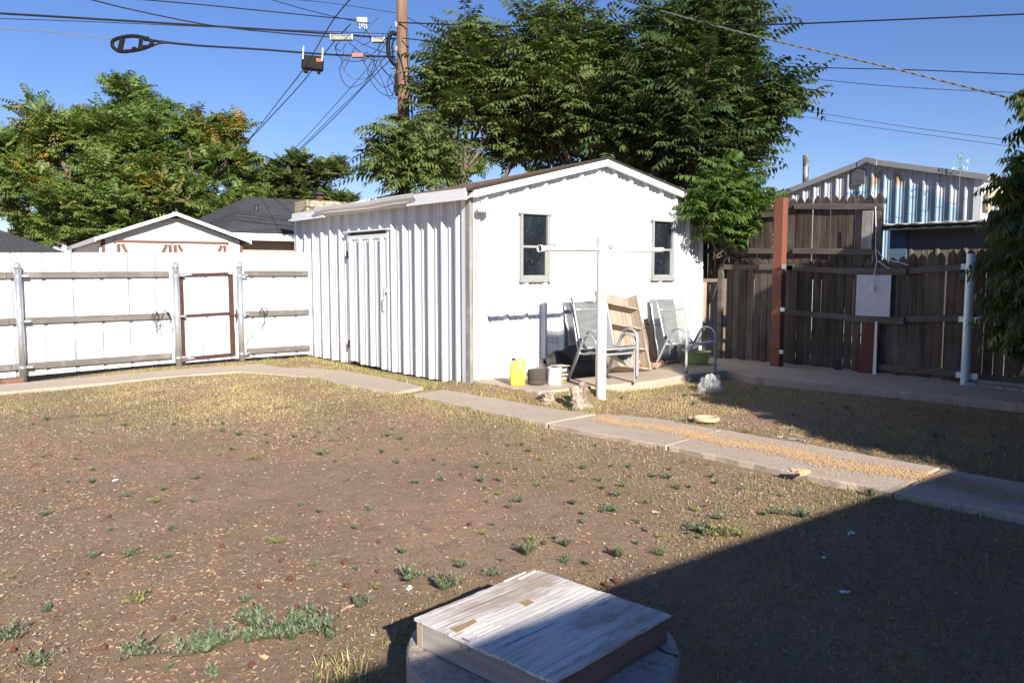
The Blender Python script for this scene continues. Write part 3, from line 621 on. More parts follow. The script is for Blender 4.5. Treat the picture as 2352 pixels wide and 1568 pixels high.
def prail(y0, z0, y1, z1, x=PX_-.042, h=.085, m=rail_wood_y, name='fence_rail', fn=pp, t=.038):
    return fn(MB().prism([(x, y0, z0-h/2), (x, y1, z1-h/2), (x, y1, z1+h/2), (x, y0, z0+h/2)], (t, 0, 0)), name, m, bevel=.004)
for (a, b, c) in (((4.45, 1.612), (5.35, 1.545), (7.2, 1.60)), ((4.45, .955), (5.35, .885), (7.2, .915))):
    prail(1.0, a[1]+.02, a[0]-.06, a[1]); prail(a[0]+.0, a[1], b[0], b[1]); prail(b[0]+.64, b[1]-.005, c[0], c[1])
prail(5.30, 1.545, 6.12, 1.545, x=PX_-.085, h=.10, t=.042); prail(5.30, .868, 6.12, .868, x=PX_-.085, h=.10, t=.042)
prail(7.05, 1.60, 8.42, 1.615); prail(4.5, .215, 5.70, .20); prail(1.0, .20, 4.35, .20)
pp(MB().box((PX_-.06, 8.34, .1), (PX_-.001, 8.43, 1.57)), 'fence_post', rail_wood_y, bevel=.005)
# pale steel post with brackets
po = pp(MB().tube([(10.86, 4.42, .05), (10.86, 4.42, 1.765)], .055, 20, cap=False), 'fence_post', galv_white, smooth=True)
for z in (1.60, .93, .215): pp(MB().lathe([(.058, 0), (.061, .002), (.061, .035), (.058, .037)], 20, (10.86, 4.42, z-.02)).box((10.87, 4.28, z-.035), (10.93, 4.36, z+.04)).box((10.87, 4.48, z-.03), (10.93, 4.54, z+.04)), 'bracket', galv_white, par=po)
# taller section standing behind, above the lower one
uf = thing('upper_fence', 'raised dark picket fence section above the lower fence by the red post', 'fence', (PX_+.1, 7, 1.8)); UM = Matrix.Translation(Vector((PX_+.1, 7, 1.8))).inverted()
def up_(mb, name, m, par=None, **k): mb.v = [tuple(UM @ Vector(v)) for v in mb.v]; return mb.build(name, m, par or uf, **k)
y = 5.74
while y < 9.6:
    wdt = random.choice([.125, .13, .138]); z1 = 2.64 if y < 7.15 else 2.62
    if y < 7.3: z1 = 2.635+.04*(y-5.8)/1.4
    else: z1 = 2.60-.03*(y-7.3)
    picket(y+wdt/2, wdt, 1.42, z1+prand()*.014, PX_+.10, None, up_, .10); y += wdt+random.choice([.003, .005, .008])
prail(5.72, 2.445, 7.12, 2.535, x=PX_+.05, h=.085, fn=up_); prail(5.74, 1.815, 7.12, 1.86, x=PX_+.05, h=.085, fn=up_)
prail(7.24, 2.45, 9.6, 2.36, x=PX_+.05, h=.085, fn=up_); prail(7.24, 1.86, 9.6, 1.90, x=PX_+.05, h=.085, fn=up_)
up_(MB().box((PX_+.045, 5.86, 1.86), (PX_+.098, 6.02, 2.40)), 'fence_post', bare_grey_wood, bevel=.004)
up_(MB().beam((PX_+.06, 5.745, 1.85), (PX_+.06, 5.78, 2.4), .02, .06), 'brace', rail_wood_y)
# red brown square post
rp = thing('steel_post', 'tall red brown painted square post between the picket fence sections', 'post', (10.78, 7.11, .08))
q = gx(1783, 455, 10.72)
MB().box((-.06, -.08, 0), (.06, .08, q.z-.08)).build('post_body', red_brown, rp, bevel=.008)
for z in (.86, 1.50, .22): MB().box((-.07, -.15, z), (-.045, -.081, z+.06)).build('bracket', galv_white, rp, bevel=.003)
for z in (1.5, .78, .28): MB().box((-.064, -.084, z), (.064, .084, z+.008)).build('wire_band', dark_metal, rp)
# board, rope, loose planks
tag(MB().box((PX_-.075, 5.50, .90), (PX_-.055, 6.0, 1.51)).build('painted_board', M('rough_white_board', (.58, .59, .62), .8, layers=[(25, I, .7, .75, (.05, .05, .05), .8)], bump=(14, (1, 1, .7), 1, .02)), bevel=.006), 'square rough white board fixed to the dark picket fence', 'board')
rope = MB()
def pxl(pts, X, mb, r, n=6): mb.tube([gx(a, b, X) for a, b in pts], r, n)
pxl([(2011, 475), (2012, 520), (2011, 572), (2014, 600), (2008, 630), (2006, 648), (2005, 662)], PX_-.11, rope, .007)
pxl([(2013, 572), (2028, 592), (2045, 598), (2065, 602), (2085, 609)], PX_-.10, rope, .006)
pxl([(2013, 596), (2022, 603), (2035, 612), (2043, 617)], PX_-.10, rope, .006)
rope.box(tuple(gx(2005, 666, PX_-.11)-Vector((.015, .015, .02))), tuple(gx(2005, 660, PX_-.11)+Vector((.015, .015, .01))))
tag(rope.build('rope', rope_m), 'knotted white rope hanging from the end of the raised fence', 'rope')
q0 = gx(1998, 735, PX_-.07); q1 = gx(1992, 852, PX_-.07)
tag(MB().prism([(PX_-.075, q0.y+.06, q0.z), (PX_-.075, q0.y-.15, q0.z), (PX_-.075, q1.y-.13, .10), (PX_-.075, q1.y+.14, .10)], (.02, 0, 0)).build('red_board', M('dark_red_paint', (.12, .035, .025), .8, bump=(20, VZ, .5, .01)), bevel=.004), 'dark red board leaning on the lower picket fence', 'board')
q0 = gx(2012, 735, PX_-.09); q1 = gx(2007, 860, PX_-.09)
tag(MB().prism([(PX_-.09, q0.y+.012, q0.z-.02), (PX_-.09, q0.y-.02, q0.z-.02), (PX_-.09, q1.y-.03, .10), (PX_-.09, q1.y+.02, .10)], (.012, 0, 0)).build('metal_strip', grey_white), 'thin pale metal strip standing beside the dark red board', 'strip')
tag(MB().beam((10.93, 4.35, .16), (10.83, 2.2, .16), .09, .045).build('loose_plank', bare_grey_wood, bevel=.004), 'grey plank against the fence foot, upper of the two on the pad', 'plank')
tag(MB().beam((10.80, 4.38, .125), (10.66, 2.0, .125), .10, .045).build('loose_plank', bare_grey_wood, bevel=.004), 'grey plank lying flat on the pad, nearer of the two by the pale post', 'plank')
# pale plywood sheet beside the shed corner
tag(MB().box((SX1+.04, 8.73, .10), (11.50, 8.755, 1.36)).build('plywood_sheet', pale_ply, bevel=.003), 'pale raw plywood sheet standing between shed corner and dark fence', 'plywood')

# ------------------------------------------------------------ clothesline post
cp = thing('clothesline_post', 'white steel T shaped clothesline post with chipped paint', 'post', (6.835, 6.917, 0))
MB().tube([(0, 0, -.05), (0, 0, 1.955)], .062, 28).build('pole', white_paint, cp, smooth=False, bevel=.004).data.shade_smooth()
MB().tube([(-.985, 0, 1.80), (-.90, 0, 1.80), (-.0, 0, 1.805)], [.044, .032, .030], 20, cap=False).tube([(0, 0, 1.805), (.97, 0, 1.815), (1.075, 0, 1.817)], [.030, .030, .034], 20).build('crossbar', white_paint, cp, smooth=True, solid=.004)
MB().lathe([(.030, 0), (.03, .001)], 20, (0, 0, 0)).build('end_hole', black_rubber, cp).matrix_local = Matrix.Translation((-.95, 0, 1.80)) @ Matrix.Rotation(R(90), 4, 'Y')
MB().tube([(-.86, -.03, 1.84), (-.82, -.03, 1.86), (-.80, -.03, 1.84), (-.77, -.03, 1.83)], .005, 6).tube([(.05, -.05, 1.84), (.10, -.06, 1.86), (.115, -.06, 1.83), (.08, -.05, 1.82)], .006, 6).build('hook', dark_metal, cp)
MB().lathe([(.064, 0), (.069, .002), (.069, .02), (.064, .022)], 24, (0, 0, 1.83)).build('collar', white_paint, cp)

# ------------------------------------------------------------ patio chairs
def sling_mat():
    m, t, b = newmat('sling_mesh_fabric')
    c = mixc(t, ramp(t, noise(t, 8, (1, 1, 3)), .4, .7), (.17, .19, .185), (.23, .25, .245))
    t.links.new(c, b.inputs['Base Color']); b.inputs['Roughness'].default_value = .7
    tr = t.nodes.new('ShaderNodeBsdfTransparent'); mx = t.nodes.new('ShaderNodeMixShader'); mx.inputs[0].default_value = .25
    t.links.new(b.outputs[0], mx.inputs[1]); t.links.new(tr.outputs[0], mx.inputs[2]); t.links.new(mx.outputs[0], t.nodes['Material Output'].inputs[0]); return m
sling_m = sling_mat()
def arc(pts, n=6):
    """Catmull-Rom through the points"""
    P = [Vector(p) for p in pts]; P = [P[0]*2-P[1]] + P + [P[-1]*2-P[-2]]; out = []
    for i in range(1, len(P)-2):
        for k in range(n):
            t = k/n; a, b, c, d = P[i-1:i+3]
            out.append(.5*((2*b)+(-a+c)*t+(2*a-5*b+4*c-d)*t*t+(-a+3*b-3*c+d)*t**3))
    out.append(P[-2]); return out
RAIL = [(-.43, .445), (-.39, .46), (-.20, .43), (-.02, .41), (.06, .44), (.10, .53), (.17, .76), (.235, .96), (.27, 1.06), (.32, 1.12)]
def make_chair(label, torn=False):
    c = thing('patio_chair', label, 'chair', group='sling patio chairs by the shed wall')
    for s in (-1, 1):
        x = s*.335
        MB().tube(arc([(x, -.42, 0), (x, -.42, .30), (x, -.42, .50), (x, -.405, .60), (x, -.34, .665), (x, -.24, .685), (x, -.14, .66), (x, -.07, .58), (x, .02, .44), (x, .15, .22), (x, .28, 0)], 6), .013, 10, flat=2.1, up=(1, 0, 0)).build('arm_leg', alum, c, smooth=True)
        MB().tube(arc([(s*.30, y_, z_) for y_, z_ in RAIL], 4), .014, 8).build('side_rail', alum, c, smooth=True)
    MB().tube([(-.33, -.38, .43), (.33, -.38, .43)], .014, 8).tube([(-.335, .02, .415), (.335, .02, .415)], .014, 8).tube([(-.30, .235, .96), (-.1, .25, .95), (.1, .25, .95), (.30, .235, .96)], .010, 8).build('cross_bar', alum, c, smooth=True)
    prof = arc([(0, y_, z_) for y_, z_ in RAIL[:-1]], 3); vs = []; n = len(prof); mcols = 9
    for i, p in enumerate(prof):
        for j in range(mcols):
            u = j/(mcols-1)*2-1; sag = (1-u*u)
            back = sstep(i/n, .5, .75); dz = -.035*sag*(1-back); dy = .03*sag*back
            if i == n-1: dz -= .035*sag
            vs.append((u*.295, p.y+dy, p.z+.012+dz))
    fs = [(i*mcols+j, i*mcols+j+1, (i+1)*mcols+j+1, (i+1)*mcols+j) for i in range(n-1) for j in range(mcols-1)]
    MB().add(vs, fs).build('sling', sling_m, c, smooth=True)
    MB().tube([(-.30, -.43, .452), (-.27, -.455, .435), (.27, -.455, .435), (.30, -.43, .452)], .016, 8).build('front_hem', alum, c, smooth=True)
    return c
ch = make_chair('grey sling patio chair standing alone beside the green bowl'); ch.location = (9.35, 7.78, .10); ch.rotation_euler = (0, 0, R(-3.3)); ch.scale = (.914,)*3
c2 = copy_tree(ch); tag(c2, 'grey sling patio chair at the bottom of the stack of two'); c2.location = (7.44, 7.58, .10); c2.rotation_euler = (0, 0, R(-7.8))
c3 = copy_tree(ch); tag(c3, 'grey sling patio chair on top of the stack of two behind the clothesline post'); c3.location = (7.44, 7.545, .17); c3.rotation_euler = (0, 0, R(-7))
# torn sheet hanging under the stacked chairs
vs = []; n = 9
for i in range(n):
    for j in range(n):
        u, v = i/(n-1), j/(n-1); vs.append((7.42+.38*u, 7.24+.30*v+.02*math.sin(u*9), .54-.20*math.sin(math.pi*u)*(1-.4*v)-.03*math.sin(u*14)))
tag(MB().add(vs, [(i*n+j, i*n+j+1, (i+1)*n+j+1, (i+1)*n+j) for i in range(n-1) for j in range(n-1)]).build('torn_sheet', M('grey_plastic_film', (.38, .40, .38), .5), smooth=True), 'torn grey plastic sheet drooping under the stacked chairs', 'plastic sheet')

# ------------------------------------------------------------ things leaning on and standing by the gable wall
sf = thing('shelf_unit', 'raw wooden open shelf unit leaning on the shed behind the stacked chairs', 'shelf', (8.30, 8.12, .10), R(6)); sf.rotation_euler = (R(-21), R(9), R(6)); sf.location = (8.40, 7.98, .12)
MB().box((-.40, 0, 0), (.40, .015, 1.17)).build('back_board', pale_ply, sf)
for x in (-.40, .365): MB().box((x, -.16, 0), (x+.032, -.001, 1.17)).build('side_board', pale_wood, sf, bevel=.003)
for z in (0.0, .30, .62, .93): MB().box((-.367, -.155, z), (.364, -.002, z+.03)).build('shelf_board', pale_wood, sf, bevel=.003)
def lean(name, label, cat, x0, x1, ybot, ytop, h, m, thick=.006, wave=0, z0=.10, skew=0):
    n = 14; vs = []; ny_ = 12
    for i in range(n):
        for j in range(ny_):
            u, v = i/(n-1), j/(ny_-1); vs.append((x0+(x1-x0)*u+skew*v, ybot+(ytop-ybot)*v+wave*math.sin(v*19+u*2)*math.sin(u*5+v*3), z0+h*v))
    return tag(MB().add(vs, [(i*ny_+j, (i+1)*ny_+j, (i+1)*ny_+j+1, i*ny_+j+1) for i in range(n-1) for j in range(ny_-1)]).build(name, m, smooth=True, solid=thick), label, cat)
sheet_m = M('dull_grey_sheet_metal', (.42, .44, .45), .3, .55, layers=[(5, (1, 1, .4), .5, .7, (.28, .29, .3), .6)], bump=(5, I, .3, .02))
lean('metal_sheet', 'wrinkled dark metal sheet leaning behind the stacked chairs', 'metal sheet', 7.74, 8.35, 8.40, 8.62, 1.0, M('dark_wrinkled_metal', (.25, .26, .27), .35, .5, bump=(4, (1, 1, .6), .8, .04)), wave=.02)
lean('metal_sheet', 'upright grey metal sheet leaning behind the lone chair', 'metal sheet', 9.56, 10.12, 8.40, 8.61, 1.0, sheet_m, wave=.008)
lean('foam_board', 'white foam board leaning at the shed wall near the right corner', 'board', 10.12, 10.42, 8.50, 8.61, .72, white_pl, .03)
# black tarp roll and bundle
tp = thing('tarp_bundle', 'black tarp heap rolled up under the stacked chairs', 'tarp', (7.5, 8.2, .10))
n = 26; m_ = 18; vs = []
for i in range(n):
    for j in range(m_):
        u, v = i/(n-1)*2-1, j/(m_-1)*2-1; e = max(0, 1-u*u)*max(0, 1-v*v)
        vs.append((u*.52, v*.20, .34*e**.45*(1+.25*math.sin(u*7+v*3)+.12*math.sin(u*15+v*9))))
MB().add(vs, [(i*m_+j, (i+1)*m_+j, (i+1)*m_+j+1, i*m_+j+1) for i in range(n-1) for j in range(m_-1)]).build('tarp_heap', M('black_tarp', (.02, .02, .022), .5, bump=(12, I, .6, .02)), tp, smooth=True)
MB().tube([(-.55, -.06, .22), (-.1, .06, .22)], .07, 20, cap=False).build('tarp_roll', M('black_felt_roll', (.03, .03, .03), .7, bump=(60, I, .6, .005)), tp, solid=.008, smooth=True)
# dark stick, driftwood
tag(MB().beam(gy(1483, 732, 8.52), gz(1506, 838, .10)+Vector((0, 0, .02)), .07, .035, (0, 1, 0)).build('dark_stick', M('dark_brown_stick', (.12, .07, .05), .7), bevel=.004), 'dark brown flat stick leaning on the shed wall between the chairs', 'stick')
def lump(path, rads, m, name, seed, n=12, amp=.25):
    rr = random.Random(seed); pts = arc(path, 5); m_ = len(pts); rs = [rads[min(int(i/m_*len(rads)), len(rads)-1)]*(1+amp*rr.uniform(-1, 1)) for i in range(m_)]
    mb = MB().tube(pts, rs, n); mb.v = [tuple(Vector(v)+Vector((rr.uniform(-1, 1), rr.uniform(-1, 1), rr.uniform(-1, 1)))*rs[0]*.22) for v in mb.v]
    return mb
dw = thing('driftwood', 'gnarled brown driftwood branch on the concrete pad between the chairs', 'driftwood', tuple(gz(1478, 850, .1)))
lump([(-.03, .12, .02), (-.04, .12, .2), (.0, .14, .34), (.03, .12, .42)], [.05, .045, .05, .03], driftwood_m, 'a', 3).build('upright_branch', driftwood_m, dw)
lump([(-.1, .05, .04), (.05, 0, .06), (.2, -.03, .05), (.36, -.05, .09)], [.06, .05, .045, .03], driftwood_m, 'b', 4).build('lying_branch', driftwood_m, dw)
tag(lump([(9.62, 8.3, .13), (9.9, 8.33, .13), (10.15, 8.35, .12)], [.03, .025], driftwood_m, 'c', 8).build('bark_piece', driftwood_m), 'strip of bark lying below the lone chair', 'bark')
# green bowl with white bucket in it
gb = gz(1602, 835, .10)
b_ = MB().lathe([(.001, .0), (.15, .0), (.17, .02), (.20, .12), (.225, .185), (.235, .185), (.235, .195), (.218, .195), (.19, .12), (.155, .03), (.001, .02)], 32, (0, 0, 0), sx=1.05, sy=.85, close=False).build('bowl', green_pl, smooth=True)
b_.location = (gb.x, gb.y, .10); tag(b_, 'lime green plastic bowl on the pad under the lone chair', 'bowl')
b2 = MB().lathe([(.001, 0), (.10, 0), (.125, .20), (.135, .20), (.135, .215), (.118, .215), (.095, .02), (.001, .015)], 28, close=False).build('bucket', white_pl, smooth=True)
b2.location = (gb.x-.07, gb.y+.02, .15); b2.rotation_euler = (R(-8), R(-14), 0); tag(b2, 'white plastic bucket standing tilted in the green bowl', 'bucket')
b3 = MB().lathe([(.001, 0), (.075, 0), (.075, .30), (.068, .31), (.001, .31)], 24, close=False).build('pipe_piece', M('grey_pipe', (.35, .35, .33), .5), smooth=True)
b3.location = (9.99, 8.30, .10); tag(b3, 'short grey pipe piece standing behind the lone chair', 'pipe')
# yellow jug
yj = thing('jug', 'yellow plastic jug with blue cap at the shed wall', 'jug', (6.37, 7.95, .10), R(-38))
def rbox_loft(levels, n=24):
    mb = MB(); vs = []
    for (z, ax, ay, ox) in levels:
        for k in range(n):
            th = 2*math.pi*k/n; c, s = math.cos(th), math.sin(th); e = .45
            vs.append((ox+ax*math.copysign(abs(c)**e, c), ay*math.copysign(abs(s)**e, s), z))
    m = len(levels)
    mb.add(vs, [(i*n+k, i*n+(k+1) % n, (i+1)*n+(k+1) % n, (i+1)*n+k) for i in range(m-1) for k in range(n)]+[tuple(range(n-1, -1, -1)), tuple((m-1)*n+k for k in range(n))]); return mb
rbox_loft([(0, .085, .055, 0), (.012, .098, .066, 0), (.14, .10, .068, 0), (.24, .098, .066, 0), (.275, .08, .055, -.01), (.295, .045, .04, -.045), (.315, .03, .03, -.05)]).build('jug_body', yellow_pl, yj, smooth=True)
MB().tube(arc([(-.01, 0, .275), (.0, 0, .325), (.05, 0, .325), (.085, 0, .29), (.088, 0, .235)], 5), .018, 10).build('handle', yellow_pl, yj, smooth=True)
MB().lathe([(.026, .312), (.026, .345), (.023, .348), (.001, .348)], 20, (-.05, 0, 0)).build('cap', blue_pl, yj, smooth=False)
# glass jar half full of dark matter
jr = thing('glass_jar', 'clear round jar half filled with dark soil beside the yellow jug', 'jar', (6.595, 7.84, .10))
def jarmat():
    m, t, b = newmat('clear_jar'); b.inputs['Base Color'].default_value = (.5, .47, .42, 1); b.inputs['Roughness'].default_value = .08
    tr = t.nodes.new('ShaderNodeBsdfTransparent'); mx = t.nodes.new('ShaderNodeMixShader'); mx.inputs[0].default_value = .85
    t.links.new(b.outputs[0], mx.inputs[1]); t.links.new(tr.outputs[0], mx.inputs[2]); t.links.new(mx.outputs[0], t.nodes['Material Output'].inputs[0]); return m
jar_m = jarmat()
MB().lathe([(.001, 0), (.105, 0), (.122, .02), (.122, .055), (.117, .06), (.122, .065), (.124, .21), (.115, .25), (.088, .285), (.083, .29), (.083, .315), (.088, .32), (.088, .33)], 32, close=False).build('jar_body', jar_m, jr, smooth=True)
MB().lathe([(.001, .006), (.10, .006), (.116, .022), (.116, .19), (.09, .197), (.001, .202)], 28, close=False).build('dark_filling', M('dark_soil', (.02, .011, .012), .95, bump=(60, I, .8, .01), spec=.05), jr, smooth=True)
# paint cans
def can(loc, r_, h_, label, m, side, rz):
    c = thing('paint_can', label, 'can', loc, rz)
    MB().lathe([(r_*.97, 0), (r_, .004), (r_, .012), (r_*.975, .016), (r_*.975, h_-.014), (r_, h_-.01), (r_, h_), (r_*.9, h_), (r_*.88, h_-.012), (.001, h_-.012)], 32).build('can_body', m, c, smooth=False).data.shade_smooth()
    for (a0, a1, z0, z1, mm) in side:
        n = 8; vs = []
        for i in range(n+1):
            th = a0+(a1-a0)*i/n
            for z in (z0, z1): vs.append((math.cos(th)*r_*1.001, math.sin(th)*r_*1.001, z))
        MB().add(vs, [(2*i, 2*i+2, 2*i+3, 2*i+1) for i in range(n)]).build('label_patch', mm, c)
    MB().tube(arc([(r_, 0, h_-.03), (r_*1.12, -.02, h_*.6), (r_*.8, -r_*.8, h_*.5), (0, -r_*1.12, h_*.45)], 5), .0025, 5).build('wire_handle', dark_metal, c)
    return c
red_l = M('dark_red_label', (.35, .03, .05), .5); wl = M('white_label', (.78, .77, .75), .5); brn = M('brown_paint_label', (.16, .08, .04), .5); oli = M('olive_label', (.28, .21, .05), .5)
cA = can((6.775, 7.70, .10), .093, .225, 'white paint can with a red striped label between jar and brown can', M('white_can', (.72, .72, .72), .4, bump=(20, I, .2, .003)), [(-.95, -.88, .0, .17, red_l), (-.86, -.55, .03, .16, wl)], 0)
cB = can((6.955, 7.80, .10), .09, .215, 'brown and white labelled paint can nearest the chair leg', brn, [(-2.2, -.6, .155, .2, wl), (-2.0, -.5, .0, .045, oli), (-2.0, -1.0, .055, .075, wl)], 0)
def text(s, size, loc, rot, m, parent, name='lettering', ext=.0006):
    cu = bpy.data.curves.new(name, 'FONT'); cu.body = s; cu.size = size; cu.extrude = ext; cu.align_x = 'CENTER'; cu.align_y = 'CENTER'
    o = bpy.data.objects.new(name, cu); COL.objects.link(o); bpy.context.view_layer.update()
    me = bpy.data.meshes.new_from_object(o); bpy.data.objects.remove(o); me.materials.clear(); me.materials.append(m)
    o = bpy.data.objects.new(name, me); COL.objects.link(o); o.parent = parent; o.matrix_local = Matrix.Translation(loc) @ rot; return o
text('Perform', .05, (-.02, -.0925, .115), Matrix.Rotation(R(90), 4, 'X'), wl, cB)
tag(MB().box((6.60, 7.62, .345), (6.80, 7.80, .352)).build('cardboard_piece', M('dull_card', (.45, .43, .38), .8)), 'flat grey cardboard piece lying across the paint cans', 'cardboard').location = (.17, .0, -.012)
# stumps
st = thing('tree_stump', 'forked bleached tree stump in front of the clothesline post', 'stump', tuple(gz(1332, 938)))
for i, (a, b, rr) in enumerate((((-.04, 0, -.02), (-.09, .02, .30), .075), ((.05, .01, -.02), (.075, .03, .34), .07))):
    a, b = Vector(a), Vector(b)*.85; rr *= .82; lump([a, a.lerp(b, .4)+Vector((.0, 0, 0)), b], [rr*1.1, rr*.9, rr*.85], dead_wood, 's', 10+i, 16, .12).build('stem', dead_wood, st)
lump([(.12, -.05, -.01), (.06, 0, .06), (.0, .02, .16)], [.04, .05], dead_wood, 'r', 14).build('root', dead_wood, st); lump([(-.14, -.10, -.01), (-.06, -.04, .05), (.0, 0, .1)], [.05, .05], dead_wood, 'r', 15).build('root', dead_wood, st)
tag(lump([(6.1, 7.05, -.03), (6.1, 7.05, .06), (6.105, 7.055, .135)], [.075, .068], dead_wood, 'q', 18, 16, .1).build('tree_stump', dead_wood), 'small cut stump at the walkway edge left of the forked one', 'stump')
# clear plastic bag
bg_ = gz(1632, 898); n = 26; vs = []; rr = random.Random(5)
for i in range(n):
    for j in range(14):
        th = 6.283*i/n; ph = j/13*1.57; k = 1+.16*math.sin(th*5+ph*4)+.10*math.sin(th*9-ph*7)+rr.uniform(-.05, .05)
        vs.append((math.cos(th)*math.cos(ph)*.17*k, math.sin(th)*math.cos(ph)*.13*k, max(0, math.sin(ph))**.9*.20*k-.01))
def bagmat():
    m, t, b = newmat('clear_plastic_film'); b.inputs['Base Color'].default_value = (.5, .52, .54, 1); b.inputs['Roughness'].default_value = .15
    bn = N(t, 'ShaderNodeBump', Strength=1, Distance=.02); t.links.new(noise(t, 22, I, 4), bn.inputs['Height']); t.links.new(bn.outputs[0], b.inputs['Normal'])
    tr = t.nodes.new('ShaderNodeBsdfTransparent'); mx = t.nodes.new('ShaderNodeMixShader'); mx.inputs[0].default_value = .62
    t.links.new(b.outputs[0], mx.inputs[1]); t.links.new(tr.outputs[0], mx.inputs[2]); t.links.new(mx.outputs[0], t.nodes['Material Output'].inputs[0]); return m
o = MB().add(vs, [(i*14+j, ((i+1) % n)*14+j, ((i+1) % n)*14+j+1, i*14+j+1) for i in range(n) for j in range(13)]).build('plastic_bag', bagmat(), smooth=False)
o.location = (bg_.x, bg_.y, 0); tag(o, 'crumpled clear plastic bag on the grass by the pad edge', 'bag')
# ring shaped dog toy
rg = gz(1622, 968)
pts = [(math.cos(a)*.115, math.sin(a)*.10, .03) for a in np.linspace(.15, 6.1, 26)]
o = MB().tube([(.19, .0, .03), (.15, .01, .03)]+pts, [.024, .015]+[.024]*26, 12).build('ring_toy', tan_toy, smooth=True); o.location = (rg.x, rg.y, 0); o.rotation_euler = (0, 0, R(118)); tag(o, 'pale yellow ring shaped toy lying on bare dirt', 'toy')

# ------------------------------------------------------------ round concrete cover with a wooden box lid, foreground
BXC = Vector((1.875, 2.195)); BT = .18
cb = thing('well_cover', 'round cracked concrete base in the foreground holding a wooden lid', 'concrete base', (BXC.x, BXC.y, 0))
prof = [(.001, -.1), (.502, -.1), (.502, BT-.02), (.494, BT-.004), (.48, BT), (.001, BT)]
mb = MB().lathe(prof, 96, close=False); rr = random.Random(2); mb.v = [(v[0]*(1+.006*math.sin(9*math.atan2(v[1], v[0]))+rr.uniform(-.003, .003)), v[1]*(1+.006*math.sin(7*math.atan2(v[1], v[0]))+rr.uniform(-.003, .003)), v[2]+(rr.uniform(-.003, .003) if v[2] > .1 else 0)) for v in mb.v]
mb.build('base_slab', M('aggregate_concrete', (.44, .38, .32), .9, layers=[(40, I, .45, .6, (.30, .25, .2), .6), (4, I, .5, .7, (.52, .46, .4), .6), (18, I, .66, .7, (.20, .12, .08), .7)], bump=(50, I, 1, .01)), cb, smooth=False)
ck = [(.38+.02*math.sin(t*2.2)-.03*t, .20-t*.17, BT+.001) for t in np.linspace(0, 3.4, 18)]
MB().tube([(x+.01*math.sin(i*2.7), y-.02*math.cos(i*1.9), z) for i, (x, y, z) in enumerate(ck)], .004, 5).build('crack', M('dark_crack', (.06, .045, .035), .95), cb)
# lid
S = .334; LB = BT+.002; LT = LB+.105
wb = thing('wooden_lid', 'square weathered wooden box lid with peeling white plywood top', 'box lid', (1.862, 2.175, LB), R(8.4))
def plymat():
    m, t, b = newmat('peeling_white_plywood')
    c = mixc(t, ramp(t, noise(t, 7, (.35, 1, 1), 5), .35, .65), (.80, .76, .70), (.62, .58, .53))
    c = mixc(t, ramp(t, noise(t, 60, (.03, 1, 1), 5, dist=.4), .50, .64, 0, .6), c, (.34, .30, .26))
    c = mixc(t, ramp(t, noise(t, 9, (.25, 1, 1), 5, dist=1.2), .56, .66, 0, .6), c, (.40, .33, .26))
    c = mixc(t, ramp(t, noise(t, 3.6, (.5, 1, 1), 5), .56, .66, 0, .75), c, (.34, .25, .17))
    c = mixc(t, ramp(t, noise(t, 90, (.05, 1, 1), 3), .62, .66, 0, .85), c, (.10, .08, .065))
    t.links.new(c, b.inputs['Base Color']); b.inputs['Roughness'].default_value = .85
    bn = N(t, 'ShaderNodeBump', Strength=1, Distance=.006); t.links.new(noise(t, 55, (.04, 1, 1), 6), bn.inputs['Height']); t.links.new(bn.outputs[0], b.inputs['Normal']); return m
ply_top = plymat()
out = []; rr = random.Random(9)
for (a, b) in (((-S, -S), (S, -S)), ((S, -S), (S, S)), ((S, S), (-S, S)), ((-S, S), (-S, -S))):
    for k in range(14):
        t = k/14; p = Vector((*a, 0)).lerp(Vector((*b, 0)), t); j = .008 if a[0] != b[0] or True else 0
        out.append((p.x*(1.01-rr.uniform(0, .025)), p.y*(1.01-rr.uniform(0, .018)), .094))
top = MB().prism(out, (0, 0, .011)).build('plywood_top', ply_top, wb)
sidew = M('grey_side_board', (.38, .34, .30), .85, layers=[(20, (.06, .06, 1), .42, .65, (.22, .19, .165), .8), (14, I, .66, .71, (.12, .09, .07), .8)], bump=(26, (.06, .06, 1), .6, .006))
sidew2 = M('brown_side_board', (.25, .17, .12), .85, layers=[(20, (.06, .06, 1), .42, .65, (.13, .09, .065), .8), (12, I, .64, .7, (.06, .04, .03), .8)], bump=(26, (.06, .06, 1), .6, .006))
t_ = .036; s_ = S-.006
MB().box((-s_, -s_, 0), (-s_+t_, s_-t_-.001, .092)).build('side_board', sidew, wb, bevel=.004)
MB().box((-s_, s_-t_, 0), (s_, s_, .092)).build('side_board', pale_ply, wb, bevel=.004)
MB().box((s_-t_, -s_, 0), (s_, s_-t_-.001, .092)).build('side_board', sidew2, wb, bevel=.004)
MB().box((-s_+t_+.001, -s_, 0), (s_-t_-.001, -s_+t_, .092)).build('side_board', sidew2, wb, bevel=.004)
bt = M('bare_brown_ply', (.36, .24, .13), .85, bump=(40, (1, .05, 1), .8, .004)); sp_ = M('pale_splinter', (.72, .66, .56), .8)
MB().prism([(-.31, .13, .1053), (-.20, .14, .1053), (-.19, .165, .1053), (-.305, .172, .1053)], (0, 0, .0012)).prism([(.02, .10, .1053), (.07, .105, .1053), (.075, .14, .1053), (.03, .15, .1053)], (0, 0, .0010)).build('bare_patch', bt, wb)
